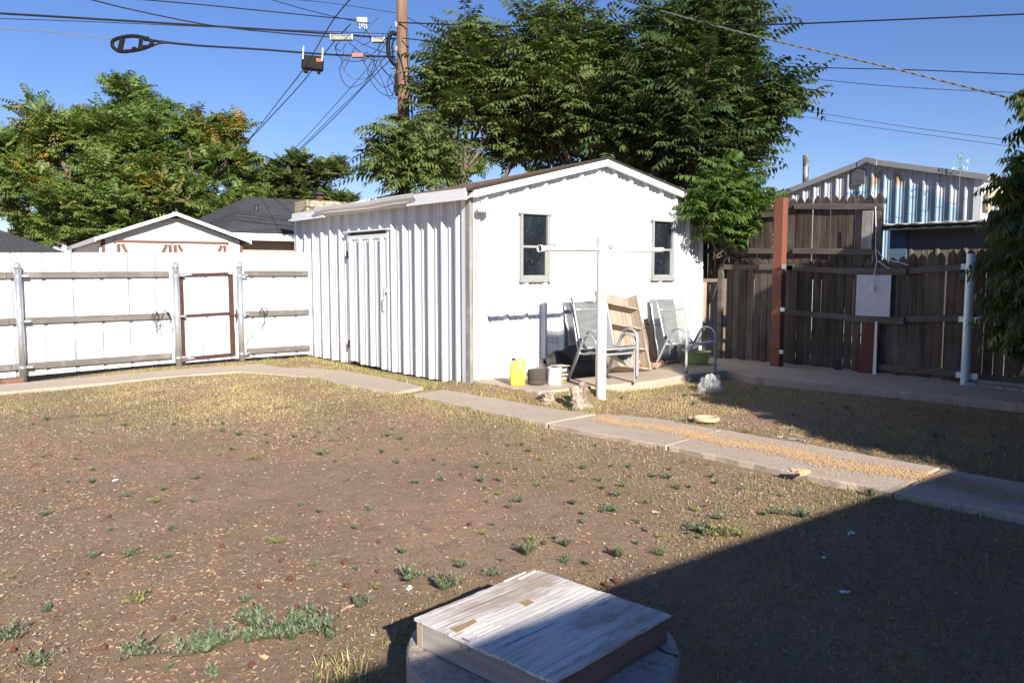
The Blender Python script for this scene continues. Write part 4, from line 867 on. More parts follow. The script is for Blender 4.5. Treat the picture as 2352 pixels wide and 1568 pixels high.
for x_, y_, w_, l_, a_ in ((-.29, .105, .012, .11, .05), (-.27, .08, .008, .09, -.05), (.20, .30, .012, .12, .1), (.14, .327, .009, .14, .05), (-.30, -.02, .008, .07, .05), (-.28, .055, .006, .12, .02)):
    MB().prism([(x_, y_, .1055), (x_, y_+w_, .1055), (x_+l_, y_+w_*.6+a_*l_, .1055), (x_+l_*.93, y_+a_*l_, .1055)], (0, 0, .0035)).build('splinter', sp_, wb)
MB().box((-s_-.004, .045, .075), (-s_+.006, .085, .107)).build('splintered_edge', bare_grey_wood, wb)

# ------------------------------------------------------------ foliage
def nrm(a): return a/np.maximum(np.linalg.norm(a, axis=-1, keepdims=True), 1e-9)
def fronds(base, dirs, L, pairs, ll, lw, droop, rg, name, m, parent, fold=.35, fwd=.45, ldroop=.25, jit=.12):
    """pinnate fronds: base (n,3), dirs (n,3), L (n,)"""
    n = len(base); droop = droop*rg.uniform(.25, 1.4, n); dirs = nrm(dirs); upv = np.tile([0, 0, 1.], (n, 1)) + rg.normal(0, .35, (n, 3))
    side = nrm(np.cross(dirs, upv)); V = []; va = []; ti = []
    fv = rg.uniform(0, 1, n); ft = np.clip(rg.uniform(0, 1, n)*.45+.55*(.5+.5*wav(base[:, 0]+base[:, 2]*.7, base[:, 1]+base[:, 2], 1.3, 3)), 0, 1); down = np.array([0, 0, -1.])
    def P(t): return base + dirs*(L*t)[:, None] + down*(droop*L*t*t)[:, None]
    def T(t): return nrm(dirs + down*(2*droop*t)[:, None])
    for i in range(pairs):
        t0 = .16+.84*i/(pairs-1); taper = (.75+.5*math.sin(math.pi*min(1, t0*.85+.1)))*.85
        for sgn in ((-1, 1) if i < pairs-1 else (-1, 1, 0)):
            t = np.full(n, t0); p = P(t); tg = T(t); sd = side*sgn
            d = nrm(sd*(1 if sgn else 0) + tg*(fwd if sgn else 1) + down*ldroop + rg.normal(0, jit, (n, 3)))
            l = (ll*taper*rg.uniform(.8, 1.15, n))[:, None]; wv = nrm(np.cross(d, np.cross(sd if sgn else side, tg)) + rg.normal(0, .15, (n, 3)))
            ww = (lw*taper)/2; nn_ = np.cross(d, wv)
            mid = p + d*l*.42 + down*0
            V.append(np.stack([p, mid + wv*ww + nn_*ww*fold, p + d*l + down*l*.18, mid - wv*ww + nn_*ww*fold], 1))
            va.append(np.clip(fv*.6+rg.uniform(0, .4, n), 0, 1)); ti.append(ft)
    LV = np.concatenate(V).reshape(-1, 3); nl = len(LV)//4; q = np.arange(nl)[:, None]*4
    Fc = np.concatenate([q+np.array([[0, 1, 2]]), q+np.array([[0, 2, 3]])])
    A = np.concatenate(va); B = np.concatenate(ti)
    # stalk
    sv = []; 
    for t0 in (0, .5, 1):
        t = np.full(n, float(t0)); p = P(t); sv += [p-side*.004*(1.2-t0)*max(1, ll*8), p+side*.004*(1.2-t0)*max(1, ll*8)]
    SV = np.stack(sv, 1).reshape(-1, 3); q2 = np.arange(n)[:, None]*6+len(LV)
    SF = np.concatenate([q2+np.array([[0, 1, 3]]), q2+np.array([[0, 3, 2]]), q2+np.array([[2, 3, 5]]), q2+np.array([[2, 5, 4]])])
    return npmesh(name, np.concatenate([LV, SV]), np.concatenate([Fc, SF]), m, parent, attr=[('var', 'FACE', np.concatenate([A, A, np.full(len(SF), .8)])), ('tint', 'FACE', np.concatenate([B, B, np.zeros(len(SF))]))])
def clumped(blobs, rg, k=9, f=.36):
    out = []
    for b in blobs:
        c = np.array(b[:3]); r = np.array(b[3:6]); d = nrm(rg.normal(0, 1, (k, 3)))
        for q in d:
            p = c + q*r*rg.uniform(.55, .95); s_ = rg.uniform(.7, 1.3)*f; out.append((*p, *(r*s_*np.array([1.15, 1.15, .75]))))
    return out
def tips_in(blobs, n, rg, surf=.5):
    vol = np.array([b[3]*b[4]*b[5] for b in blobs])**.72; pk = rg.choice(len(blobs), n, p=vol/vol.sum())
    d = nrm(rg.normal(0, 1, (n, 3))); r = rg.uniform(0, 1, n)**surf
    B = np.array(blobs)[pk]; return B[:, :3] + d*r[:, None]*B[:, 3:6], d*r[:, None], pk
def tree(name, label, blobs, base, trunk_r, ntips, fper, L, pairs, ll, lw, droop, m, seed, group=None, stems=1, surf=.45, up=.35, ldroop=.25, lean=(0, 0), jit=.12, clear=None, bark_m=None, twig_r=.008, cat='tree', nclump=9, fclump=.36, shoot=0.):
    rg = np.random.default_rng(seed); rr = random.Random(seed)
    t = thing(name, label, cat, tuple(base), group=group); inv = -Vector(base)
    bm_ = bark_m or bark
    mb = MB(); tb = MB()
    mean = Vector((sum(b[0] for b in blobs)/len(blobs), sum(b[1] for b in blobs)/len(blobs), min(b[2]-b[5] for b in blobs)+.3))
    forks = []
    for s in range(stems):
        off = Vector((rr.uniform(-1, 1), rr.uniform(-1, 1), 0))*(.25*(stems > 1))
        fk = Vector(base)+(mean-Vector(base))*rr.uniform(.55, .95)+off*3; forks.append(fk)
        mb.tube(arc([Vector(base)+off, Vector(base).lerp(fk, .5)+off+Vector((rr.uniform(-.1, .1), rr.uniform(-.1, .1), 0)), fk], 5), [trunk_r*(1-.035*i) for i in range(11)], 12)
    for i, b in enumerate(blobs):
        fk = min(forks, key=lambda f: (f-Vector(b[:3])).length) if stems > 1 else forks[0]
        c = Vector(b[:3]); top = c+Vector((0, 0, b[5]*.6)); mid = fk.lerp(c, .5)+Vector((rr.uniform(-.2, .2), rr.uniform(-.2, .2), -.1))
        tb.tube(arc([fk, mid, c, top], 5), [trunk_r*.62*(1-.055*k) for k in range(16)], 8)
    blobs = clumped(blobs, rg, nclump, fclump)
    P_, D_, pk = tips_in(blobs, ntips, rg, surf)
    if clear is not None: k = clear(P_); P_, D_, pk = P_[k], D_[k], pk[k]
    n = len(P_); Bc = np.array(blobs)[pk][:, :3]
    for i in range(0, n, 2):
        a = Bc[i]*.75+P_[i]*.25 - np.array([0, 0, .15]); p = P_[i]; mid = (a+p)/2+np.array([0, 0, -.08])
        tb.tube([tuple(a), tuple(mid), tuple(p)], [twig_r*2, twig_r*1.4, twig_r*.7], 5, cap=False)
    for o_, nm in ((mb, 'trunk'), (tb, 'branches')):
        o_.v = [tuple(Vector(v)+inv) for v in o_.v]; o_.build(nm, bm_, t, smooth=True)
    base_ = np.repeat(P_, fper, 0); n2 = len(base_)
    out = np.repeat(nrm(D_+1e-6), fper, 0); ph = rg.uniform(0, 6.283, n2)
    dirs = np.stack([np.cos(ph), np.sin(ph), rg.uniform(-.15, .5, n2)+up*.5], -1) + out*.75 + np.array([0, 0, up*.4])
    base_ = base_ + rg.normal(0, L*.12*(1 if not shoot else .25), (n2, 3))
    if shoot:
        sd = nrm(np.array([0, 0, 1.]) + D_*.55 + rg.normal(0, .18, (n, 3))); sl_ = shoot*rg.uniform(.35, 1.25, n)
        tt = np.tile(np.linspace(.15, 1, fper), n); sdr = np.repeat(sd, fper, 0); slr = np.repeat(sl_, fper)
        base_ = base_ + sdr*(slr*tt)[:, None]
        ph = np.tile(np.arange(fper)*2.4, n)+np.repeat(rg.uniform(0, 6.28, n), fper)
        dirs = np.stack([np.cos(ph), np.sin(ph), .15+.55*tt+rg.normal(0, .12, n2)], -1)
        st = MB()
        for i in range(n): st.tube([tuple(P_[i]-sd[i]*.25+inv[:] if False else Vector(P_[i]-sd[i]*.25)+inv), tuple(Vector(P_[i]+sd[i]*sl_[i])+inv)], [twig_r*1.3, twig_r*.5], 5, cap=False)
        st.build('shoots', bm_, t)
    fronds(base_-np.array(base), dirs, L*rg.uniform(.65, 1.2, n2), pairs, ll, lw, droop, rg, 'crown', m, t, ldroop=ldroop, jit=jit)
    return t
def BL(x, y, r, D, ry=None, sq=1.0, k=1.0):
    p = gd(x, y, D); s = r*D/F_PX; sy = (ry or r)*D/F_PX; return (p.x, p.y, p.z, s, s*sq, sy)
ail_m = leaf_mat('tree_of_heaven_leaf', (.080, .120, .034), (.150, .190, .062), (.24, .20, .055), .97, .25, .36)
ail_dark = leaf_mat('dark_green_leaf', (.044, .078, .026), (.090, .130, .044), (.17, .14, .04), .97, .20, .36)
ail_light = leaf_mat('bright_green_leaf', (.07, .13, .028), (.13, .20, .05), None, .9, .35, .38)
locust = leaf_mat('olive_green_leaf', (.110, .175, .042), (.190, .255, .070), (.46, .28, .06), .77, .3, .42)
locust2 = leaf_mat('far_green_leaf', (.085, .12, .035), (.14, .175, .05), None, .9, .25, .5)
peach_m = leaf_mat('narrow_dark_leaf', (.05, .085, .022), (.13, .16, .035), (.28, .24, .04), .93, .25, .35)

# left big tree, crown with orange patches, behind the neighbour's garage
bl = [BL(150, 320, 95, 30), BL(95, 265, 42, 29), BL(60, 345, 62, 30), BL(195, 275, 60, 30), BL(320, 248, 78, 31, 52), BL(350, 330, 95, 30), BL(460, 300, 62, 30, 45), BL(505, 310, 50, 30, 40), BL(260, 400, 115, 29), BL(435, 400, 95, 29), BL(510, 385, 60, 29, 40),
      BL(130, 440, 85, 29), BL(40, 440, 55, 30), BL(330, 480, 120, 29, 70), BL(480, 470, 80, 29, 50), BL(230, 530, 110, 30, 55), BL(110, 520, 70, 31, 50), BL(400, 540, 80, 31, 40), BL(545, 430, 40, 30, 40), BL(10, 360, 30, 30), BL(-40, 430, 60, 31), BL(-120, 420, 90, 32)]
tree('broad_tree', 'broad olive green tree with orange tinted patches behind the white gabled garage', bl, (gd(270, 622, 30).x, gd(270, 622, 30).y, 0), .28, 1500, 8, .60, 6, .20, .085, .12, locust, 21, surf=.42, twig_r=.022)
bl = [BL(690, 415, 60, 42, 50), BL(755, 405, 48, 42, 40), BL(625, 430, 55, 42, 55), BL(730, 460, 70, 42, 40), BL(650, 480, 90, 43, 40), BL(580, 400, 35, 42, 30), BL(560, 500, 70, 43, 30)]
tree('round_tree', 'dark green rounded tree behind the brick chimney house', bl, (gd(690, 622, 42).x, gd(690, 622, 42).y, 0), .25, 520, 8, .55, 6, .20, .10, .15, locust2, 22, surf=.45, twig_r=.03)
bl = [BL(1040, 385, 45, 34, 30), BL(1075, 380, 30, 34, 25), BL(1010, 400, 40, 34, 25)]
tree('shade_tree', 'light green tree seen low between pole sapling and shed roof', bl, (gd(1045, 622, 34).x, gd(1045, 622, 34).y, 0), .15, 90, 8, .5, 6, .2, .09, .15, locust, 23, twig_r=.03)
bl = [BL(50, 528, 16, 50, 12), BL(35, 545, 16, 50, 10), BL(15, 480, 18, 50, 14)]
tree('small_tree', 'small distant tree at the far left above the dark roof', bl, (gd(45, 622, 50).x, gd(45, 622, 50).y, 0), .1, 40, 8, .5, 6, .2, .12, .15, locust2, 24, twig_r=.03)
# trees of heaven behind the shed
bl = [BL(1030, 215, 30, 17, 45), BL(1062, 260, 30, 17, 30), BL(1020, 300, 22, 17, 24), BL(1035, 345, 22, 16.8, 16), BL(1125, 310, 24, 17, 20), BL(1078, 135, 34, 17.5, 32), BL(1040, 170, 24, 17, 36), BL(1130, 140, 26, 17.5, 32), BL(1085, 205, 48, 17, 40), BL(1155, 205, 32, 17.5, 40), BL(1110, 265, 36, 17, 26), BL(1170, 275, 34, 18, 36), BL(1005, 240, 14, 17, 22), BL(1190, 340, 30, 18.5, 28)]
tree('tree_of_heaven', 'lighter green tree with bare lower stems just right of the utility pole', bl, (gd(1100, 622, 17).x, gd(1100, 622, 17).y, 0), .06, 120, 8, .74, 8, .17, .062, .36, ail_m, 31, 'trees of heaven behind the shed', stems=4, ldroop=.22, twig_r=.009, shoot=.75, nclump=12, fclump=.34)
bl = [BL(1262, 62, 24, 17, 22), BL(1320, 70, 26, 17, 30), BL(1245, 115, 30, 17, 22), BL(1350, 130, 40, 16.8, 26), BL(1245, 180, 38, 16.8, 40), BL(1330, 185, 60, 16.5, 48), BL(1425, 165, 46, 16.8, 40), BL(1260, 255, 58, 16.5, 46), BL(1360, 265, 78, 16.2, 58), BL(1450, 230, 56, 16.5, 60), BL(1260, 320, 60, 17, 34), BL(1380, 335, 80, 16.5, 34), BL(1190, 365, 50, 17.8, 30), BL(1260, 380, 50, 17.5, 26), BL(1420, 385, 60, 17.2, 26)]
tree('tree_of_heaven', 'large middle tree of heaven rising directly behind the shed roof', bl, (gd(1330, 622, 16.8).x, gd(1330, 622, 16.8).y, 0), .10, 280, 8, .76, 8, .175, .066, .36, ail_m, 32, 'trees of heaven behind the shed', stems=3, ldroop=.28, twig_r=.009, shoot=.75, nclump=12, fclump=.34)
bl = [BL(1610, 60, 40, 15.5, 28), BL(1690, 60, 30, 15.5, 30), BL(1550, 120, 36, 15.5, 36), BL(1645, 130, 58, 15.2, 44), BL(1485, 165, 32, 15.8, 34), BL(1560, 200, 66, 15, 52), BL(1680, 190, 36, 15, 44), BL(1480, 265, 56, 15.2, 50), BL(1590, 275, 76, 14.6, 56), BL(1695, 270, 44, 14.8, 32), BL(1755, 280, 28, 14.6, 34), BL(1520, 345, 64, 15, 46), BL(1630, 360, 74, 14.6, 46), BL(1715, 355, 32, 14.8, 48), BL(1440, 345, 42, 15.5, 34), BL(1720, 420, 26, 14.8, 26), BL(1790, 265, 14, 14.6, 16), BL(1530, 400, 60, 15.4, 24), BL(1600, 420, 50, 15, 24)]
tree('tree_of_heaven', 'tallest dark green tree of heaven behind the right end of the shed', bl, (gd(1610, 622, 15.3).x, gd(1610, 622, 15.3).y, 0), .11, 370, 8, .74, 8, .175, .068, .36, ail_dark, 33, 'trees of heaven behind the shed', stems=3, ldroop=.3, twig_r=.009, shoot=.75, nclump=12, fclump=.34)
bl = [BL(925, 325, 20, 15.8, 26), BL(890, 365, 26, 15.8, 22), BL(960, 365, 32, 15.8, 32), BL(1000, 395, 28, 15.8, 20), BL(905, 410, 30, 15.6, 16), BL(955, 415, 38, 15.6, 18)]
tree('tree_of_heaven', 'small sapling at the foot of the utility pole above the shed gutter', bl, (gd(935, 622, 15.8).x, gd(935, 622, 15.8).y, 0), .03, 34, 9, .78, 9, .17, .058, .50, ail_m, 34, 'trees of heaven behind the shed', stems=2, ldroop=.35, twig_r=.006, shoot=.5)
bl = [(11.0, 8.3, 2.85, .40, .3, .22), (10.75, 8.2, 2.55, .45, .3, .28), (11.35, 8.3, 2.55, .4, .35, .28), (10.45, 8.1, 2.35, .28, .2, .22), (11.1, 8.1, 2.2, .45, .3, .28), (11.65, 8.25, 2.15, .35, .3, .28), (10.85, 8.1, 1.95, .25, .2, .18), (11.4, 8.2, 1.85, .25, .2, .15)]
tree('tree_of_heaven', 'young bright green tree leaning over the right corner of the shed', bl, (11.15, 8.95, .7), .035, 52, 9, .50, 9, .14, .050, .36, ail_light, 35, 'trees of heaven behind the shed', stems=1, ldroop=.4, twig_r=.005, shoot=.35)
# narrow-leaved fruit tree on the right, partly in frame; it shades the right half of the yard
bl = [(9.75, 3.1, 3.25, .45, .4, .3), (9.6, 3.15, 2.5, .55, .45, .28), (9.45, 3.15, 1.85, .6, .5, .38), (9.65, 3.1, 1.15, .5, .4, .25), (9.7, 3.05, .75, .4, .35, .2), (7.8, 1.6, 2.4, .7, .7, .6), (8.0, 1.3, 1.7, .7, .6, .4), (8.5, 1.2, 2.8, 1.1, 1.0, 1.0), (7.7, .6, 2.6, 1.1, 1.0, .9), (7.0, .4, 2.2, .8, .8, .6), (6.5, -.5, 2.0, .75, .8, .5), (6.3, -1.4, 2.4, .7, .8, .6), (7.1, -1.5, 2.2, .9, .8, .7), (6.75, .95, 1.9, .5, .5, .4), (7.9, -.6, 2.5, 1.1, .9, .9), (8.8, .2, 3.1, 1.5, 1.0, 1.0), (8.6, -.9, 2.4, 1.3, .9, .8), (9.6, 1.2, 3.0, 1.0, 1.0, 1.0), (9.8, 0, 2.0, 1.2, 1, .8), (8.6, .9, 1.4, .9, .8, .5)]
vis = lambda P: ((.3305*P[:, 0]-.944*P[:, 1]) > -.33) & ((P[:, 2] < 3.6) | ((.3305*P[:, 0]-.944*P[:, 1]) > .1))
tree('peach_tree', 'dark narrow leaved tree hanging in from the right edge', bl, (8.3, .3, 0), .12, 2600, 9, .36, 8, .14, .040, .5, peach_m, 41, stems=1, ldroop=1.1, nclump=7, fclump=.45, clear=vis, twig_r=.007)
# distant low hedge line so the horizon behind the fences is not empty
# ------------------------------------------------------------ neighbour's garage (left)
GY0 = 21.0; gL, gR, gA = 4.23, 7.52, 5.92
ga = thing('garage', "neighbour's white gabled garage with brown trimmed doors behind the metal fence", 'garage', (gA, GY0, 0), R(-6)); GG = Matrix.Translation(Vector((gA, GY0, 0))).inverted()
def gq(mb, name, m, par=None, **k): mb.v = [tuple(GG @ Vector(v)) for v in mb.v]; return mb.build(name, m, par or ga, **k)
def groof(x): return 2.94-abs(x-gA)*.362
mb = MB(); z = 0.; 
while z < 2.9:
    z2 = min(z+.21, 2.85)
    def half(zz): return min(gR-gA, max(.01, (2.90-zz)/.362))
    h1, h2 = half(z), half(z2); mb.prism([(gA-h1, GY0+.0, z), (gA+h1, GY0+.0, z), (gA+h2, GY0+.018, z2), (gA-h2, GY0+.018, z2)], (0, .05, 0)); z = z2
    if z2 >= 2.85: break
gq(mb, 'front_siding', siding_m)
mb = MB()
for i in range(14): mb.prism([(gL, GY0+.05, i*.165), (gL+.015, GY0+.05, (i+1)*.165), (gL+.015, GY0+9, (i+1)*.165), (gL, GY0+9, i*.165)], (.04, 0, 0))
gq(mb, 'side_siding', siding_m)
for s in (-1, 1):
    xe = gA+s*1.78; o = gq(MB().prism([(gA, GY0-.28, 2.955), (xe, GY0-.28, 2.955-1.78*.362), (xe, GY0+9.3, 2.955-1.78*.362), (gA, GY0+9.3, 2.955)], (0, 0, .03)), 'roof', grey_shingle); uvbox(o, (0, 1, 0), (1, 0, .3)); gq(MB().prism([(xe, GY0-.26, 2.955-1.78*.362-.08), (xe, GY0+9.3, 2.955-1.78*.362-.08), (xe, GY0+9.3, 2.99-1.78*.362), (xe, GY0-.26, 2.99-1.78*.362)], (.02*s, 0, 0)), 'eave_board', trim_white)
    gq(MB().prism([(gA, GY0-.30, 2.985), (xe, GY0-.30, 2.985-1.78*.362), (xe, GY0-.30, 2.985-1.78*.362-.085), (gA, GY0-.30, 2.90)], (0, .035, 0)), 'barge_board', trim_white)
    gq(MB().box((gA+s*1.6-.035, GY0-.012, 0), (gA+s*1.6+.035, GY0+.02, 2.32)), 'corner_trim', M('brown_trim', (.13, .06, .045), .6))
bt_ = bpy.data.materials['brown_trim']
gq(MB().box((4.53, GY0-.05, 2.23), (7.2, GY0+.01, 2.29)), 'door_track', bt_)
for (a, b) in ((4.60, 5.83), (5.87, 7.14)):
    dd = gq(MB().box((a, GY0-.03, .05), (b, GY0+.001, 2.22)), 'garage_door', siding_m)
    mb = MB(); 
    for (u, v) in ((a, a+.08), (b-.08, b)): mb.box((u, GY0-.055, .05), (v, GY0-.031, 2.20))
    mb.beam((a+.12, GY0-.045, 2.18), (b-.12, GY0-.045, .2), .07, .02, (0, 1, 0)).beam((b-.12, GY0-.048, 2.18), (a+.12, GY0-.048, .2), .07, .02, (0, 1, 0))
    for k in range(1): mb.beam((a+.12, GY0-.05, 2.2), (a+.32, GY0-.05, 1.75), .07, .02, (0, 1, 0)).beam((b-.12, GY0-.05, 2.2), (b-.32, GY0-.05, 1.75), .07, .02, (0, 1, 0))
    gq(mb, 'door_trim', bt_, par=dd)
# dark roofed house at far left
hl = thing('house', 'house with plain dark roof at the far left edge', 'house', (.4, 30, 0))
MB().box((-5, -1, 0), (3.6, 5, 2.1)).build('wall', tan_stucco, hl)
p1 = gd(0, 535, 30)
o = MB().prism([(-9, -1.6, 2.15), (4.3, -1.6, 2.05), (2.2, 2.2, 3.15), (-9, 2.2, 3.15)], (0, 0, .08)).prism([(4.3, -1.6, 2.05), (4.3, 6, 2.05), (2.2, 2.3, 3.15)], (0, 0, .08)).build('roof', grey_shingle, hl); uvbox(o, (1, 0, 0), (0, 1, .3))
# brick chimney house behind the shed
hr = thing('house', 'house with charcoal shingle roof and cream brick chimney beyond the fence', 'house', (10, 24, 0)); HM = Matrix.Translation(Vector((10, 24, 0))).inverted()
def hq(mb, name, m, par=None, **k): mb.v = [tuple(HM @ Vector(v)) for v in mb.v]; return mb.build(name, m, par or hr, **k)
pe0 = gy(556, 556, 23.0); pe1 = gy(690, 541, 23.0)
EZ = 2.60; hx0, hx1 = 7.9, 16
hq(MB().box((8.15, 23.5, 0), (hx1, 31, 2.5)), 'wall', tan_stucco)
hq(MB().box((8.9, 23.46, 1.0), (9.7, 23.5, 2.1)), 'window', glass)
o = hq(MB().prism([(hx0, 23.0, EZ+.03), (hx1, 23.0, EZ+.03), (hx1-3, 26.8, 3.95), (9.9, 26.8, 3.95)], (0, 0, .06)).prism([(hx0, 23.0, EZ+.03), (9.9, 26.8, 3.95), (hx0, 30.5, EZ+.03)], (0, 0, .06)), 'roof', grey_shingle); uvbox(o, (1, 0, 0), (0, 1, .33))
hq(MB().box((hx0, 22.98, EZ-.17), (hx1, 23.03, EZ+.03)), 'fascia', trim_white); hq(MB().box((hx0, 23.03, EZ-.17), (hx0+.04, 30.5, EZ+.03)), 'fascia', trim_white)
c0 = gd(690, 468, 22.9); c1 = gd(775, 463, 22.2)
chm = hq(MB().box((10.02, 22.35, 2.2), (11.5, 23.2, 3.62)), 'chimney', brick_m); uvbox(chm, (.97, 1.0, 0), (0, 0, 1))
hq(MB().lathe([(.13, 3.62), (.13, 3.80)], 16, (11.35-.75, 22.75, 0)), 'flue', red_brown, par=chm); hq(MB().lathe([(.16, 3.80), (.24, 3.82), (.24, 3.86), (.05, 3.90), (.001, 3.9)], 16, (10.6, 22.75, 0)), 'flue_cap', dark_metal, par=chm)
hq(MB().lathe([(.07, 3.45), (.07, 3.6), (.09, 3.62)], 12, (9.6, 25.2, 0)), 'vent_pipe', dark_metal)
# ------------------------------------------------------------ large metal workshop on the right with a sprayed mural
BX = 19.0
wk = thing('metal_workshop', 'big ribbed metal workshop with a blue sprayed mural on its gable', 'workshop', (BX, 10, 0)); WMx = Matrix.Translation(Vector((BX, 10, 0))).inverted()
def wq(mb, name, m, par=None, **k): mb.v = [tuple(WMx @ Vector(v)) for v in mb.v]; return mb.build(name, m, par or wk, **k)
RY, RZ2 = 10.15, 4.20; by0, by1 = 7.56, 13.4
def wroof(y): return RZ2-(RY-y)*.232 if y < RY else RZ2-(y-RY)*.262
def mural():
    m, t, b = newmat('mural_metal'); b.inputs['Roughness'].default_value = .38
    tc = t.nodes.new('ShaderNodeTexCoord'); base = mixc(t, ramp(t, noise(t, 3), .4, .7), (.52, .53, .56), (.45, .47, .51)); c = base
    sx = t.nodes.new('ShaderNodeSeparateXYZ'); t.links.new(tc.outputs['Object'], sx.inputs[0])
    def math2(op, a, b=None):
        n = t.nodes.new('ShaderNodeMath'); n.operation = op
        for i, v in enumerate((a, b)):
            if v is None: continue
            if hasattr(v, 'node'): t.links.new(v, n.inputs[i])
            else: n.inputs[i].default_value = v
        return n.outputs[0]
    Y, Z = sx.outputs[1], sx.outputs[2]
    def ell(cy, cz, ry, rz, soft, ang=0):
        y_, z_ = cy-10, cz; dy, dz = math2('SUBTRACT', Y, y_), math2('SUBTRACT', Z, z_)
        ca, sa = math.cos(ang), math.sin(ang)
        a = math2('DIVIDE', math2('ADD', math2('MULTIPLY', dy, ca), math2('MULTIPLY', dz, sa)), ry); bb = math2('DIVIDE', math2('SUBTRACT', math2('MULTIPLY', dz, ca), math2('MULTIPLY', dy, sa)), rz)
        r2 = math2('SQRT', math2('ADD', math2('MULTIPLY', a, a), math2('MULTIPLY', bb, bb))); return ramp(t, r2, 1+soft, 1-soft)
    def at(x, y): p = gx(x, y, BX); return p.y, p.z
    y1, z1 = at(2075, 520); c = mixc(t, ell(y1, z1, 1.05, .95, .06), c, (.27, .40, .49))
    y1, z1 = at(2120, 560); c = mixc(t, ell(y1, z1, 1.0, 1.1, .08), c, (.24, .36, .46))
    y1, z1 = at(2010, 430); c = mixc(t, ell(y1, z1, .40, .32, .12), c, (.34, .46, .51))
    y1, z1 = at(2015, 448); c = mixc(t, ell(y1, z1, .22, .12, .3), c, (.58, .68, .74))
    for (px_, py_, ang) in ((2013, 410, .6), (2063, 410, -.5)):
        y1, z1 = at(px_, py_); c = mixc(t, ell(y1, z1, .09, .21, .25, ang), c, (.38, .26, .18))
    for (px_, py_, a, bb) in ((2022, 458, .15, .055), (2030, 463, .08, .075), (2010, 468, .08, .05)):
        y1, z1 = at(px_, py_); c = mixc(t, ell(y1, z1, a, bb, .2), c, (.02, .02, .025))
    y1, z1 = at(1965, 444); c = mixc(t, ell(y1, z1, .26, .05, .4), c, (.14, .25, .42))
    t.links.new(c, b.inputs['Base Color']); return m
mb = MB(); ribbed(mb, (BX, 0, 0), (0, 1, 0), (-1, 0, 0), by0+.16, by1, 0, lambda s: wroof(s)-.02, phase=7.86, per=.305, depth=.05); wq(mb, 'gable_wall', mural())
wq(MB().box((BX-.06, by0, 0), (BX+.01, by0+.16, wroof(by0)-.02)), 'corner_trim', grey_white)
mb = MB(); ribbed(mb, (0, by0, 0), (1, 0, 0), (0, -1, 0), BX, BX+16, 0, 3.52, per=.305, depth=.02); wq(mb, 'side_wall', white_metal)
gr_trim = M('grey_roof_trim', (.30, .32, .33), .5, .2)
for ya, yb in ((by0-.15, RY-.26), (RY+.22, by1+.1)):
    wq(MB().prism([(BX-.14, ya, wroof(ya)+.05), (BX-.14, yb, wroof(yb)+.05), (BX-.14, yb, wroof(yb)-.09), (BX-.14, ya, wroof(ya)-.09)], (.13, 0, 0)), 'rake_trim', gr_trim, bevel=.01)
wq(MB().prism([(BX-.155, RY-.26, wroof(RY-.26)+.055), (BX-.155, RY, RZ2+.075), (BX-.155, RY+.22, wroof(RY+.22)+.055), (BX-.155, RY+.22, wroof(RY+.22)-.10), (BX-.155, RY, RZ2-.05), (BX-.155, RY-.26, wroof(RY-.26)-.10)], (.15, 0, 0)), 'ridge_cap', galv, bevel=.008)
for ya, yb in ((by0-.2, RY), (RY, by1+.15)): wq(MB().prism([(BX-.02, ya, wroof(ya)), (BX-.02, yb, wroof(yb)), (BX+16, yb, wroof(yb)), (BX+16, ya, wroof(ya))], (0, 0, .045)), 'roof', galv)
p0 = gx(1961, 390, BX); p1 = gx(1989, 424, BX)
wq(MB().box((BX-.075, p1.y, p1.z), (BX-.055, p0.y, p0.z)), 'vent_panel', M('foil_vent', (.16, .155, .165), .45, .3, bump=(9, (1, .25, 1.5), 1, .04)), bevel=.005)
# painted wooden letter and red brush strokes on the sunlit side
p = gy(2280, 465, by0-.03)
def sidept(x, y, d=.03): return gy(x, y, by0-d)
L_ = [(2268, 482), (2270, 446), (2278, 436), (2292, 436), (2305, 445), (2303, 474), (2296, 475), (2297, 452), (2288, 450), (2281, 452), (2280, 484)]
wq(MB().prism([sidept(a, b, .12) for a, b in L_], (0, .05, 0)), 'wooden_letter', M('aged_wood_letter', (.42, .36, .26), .8, layers=[(6, I, .5, .65, (.4, .18, .14), .6)]))
redp = M('red_brush_paint', (.75, .03, .10), .6); mb = MB()
for pts in ([(2318, 447), (2332, 442), (2332, 449), (2320, 453)], [(2322, 478), (2336, 468), (2337, 472), (2324, 482)], [(2340, 466), (2352, 455), (2352, 470), (2346, 474)], [(2352, 470), (2368, 456), (2372, 462), (2356, 478)]):
    mb.prism([sidept(a, b, .035) for a, b in pts], (0, .003, 0))
wq(mb, 'painted_strokes', redp)
# stove pipe and weather vane
p = gx(1850, 440, 19.6); q = gx(1851, 357, 19.6)
wq(MB().tube([tuple(p), tuple(q)], .078, 20), 'stove_pipe', M('sooty_pipe', (.12, .12, .115), .5, .5, layers=[(5, I, .5, .65, (.42, .42, .4), .8)]), smooth=True)
vb = gd(2205, 392, 17.6); vane = thing('weather_vane', 'green weather vane with hexagon M, arrow and direction letters on the workshop roof', 'weather vane', tuple(vb), R(-51.7+13))
vb_m = M('verdigris_metal', (.14, .24, .21), .5, .4)
MB().tube([(0, 0, -.4), (0, 0, .30)], .008, 8).build('rod', vb_m, vane)
MB().tube([(-.15, 0, .20), (.17, 0, .20)], .008, 8).prism([(-.17, -.004, .20), (-.13, -.004, .225), (-.14, -.004, .20), (-.13, -.004, .175)], (0, .008, 0)).prism([(.11, -.004, .225), (.19, -.004, .245), (.17, -.004, .2), (.19, -.004, .155), (.11, -.004, .175)], (0, .008, 0)).build('arrow', vb_m, vane)
hx = [(.062*math.cos(a), 0, .31+.075*math.sin(a)) for a in np.linspace(math.pi/2, math.pi/2+2*math.pi, 7)]
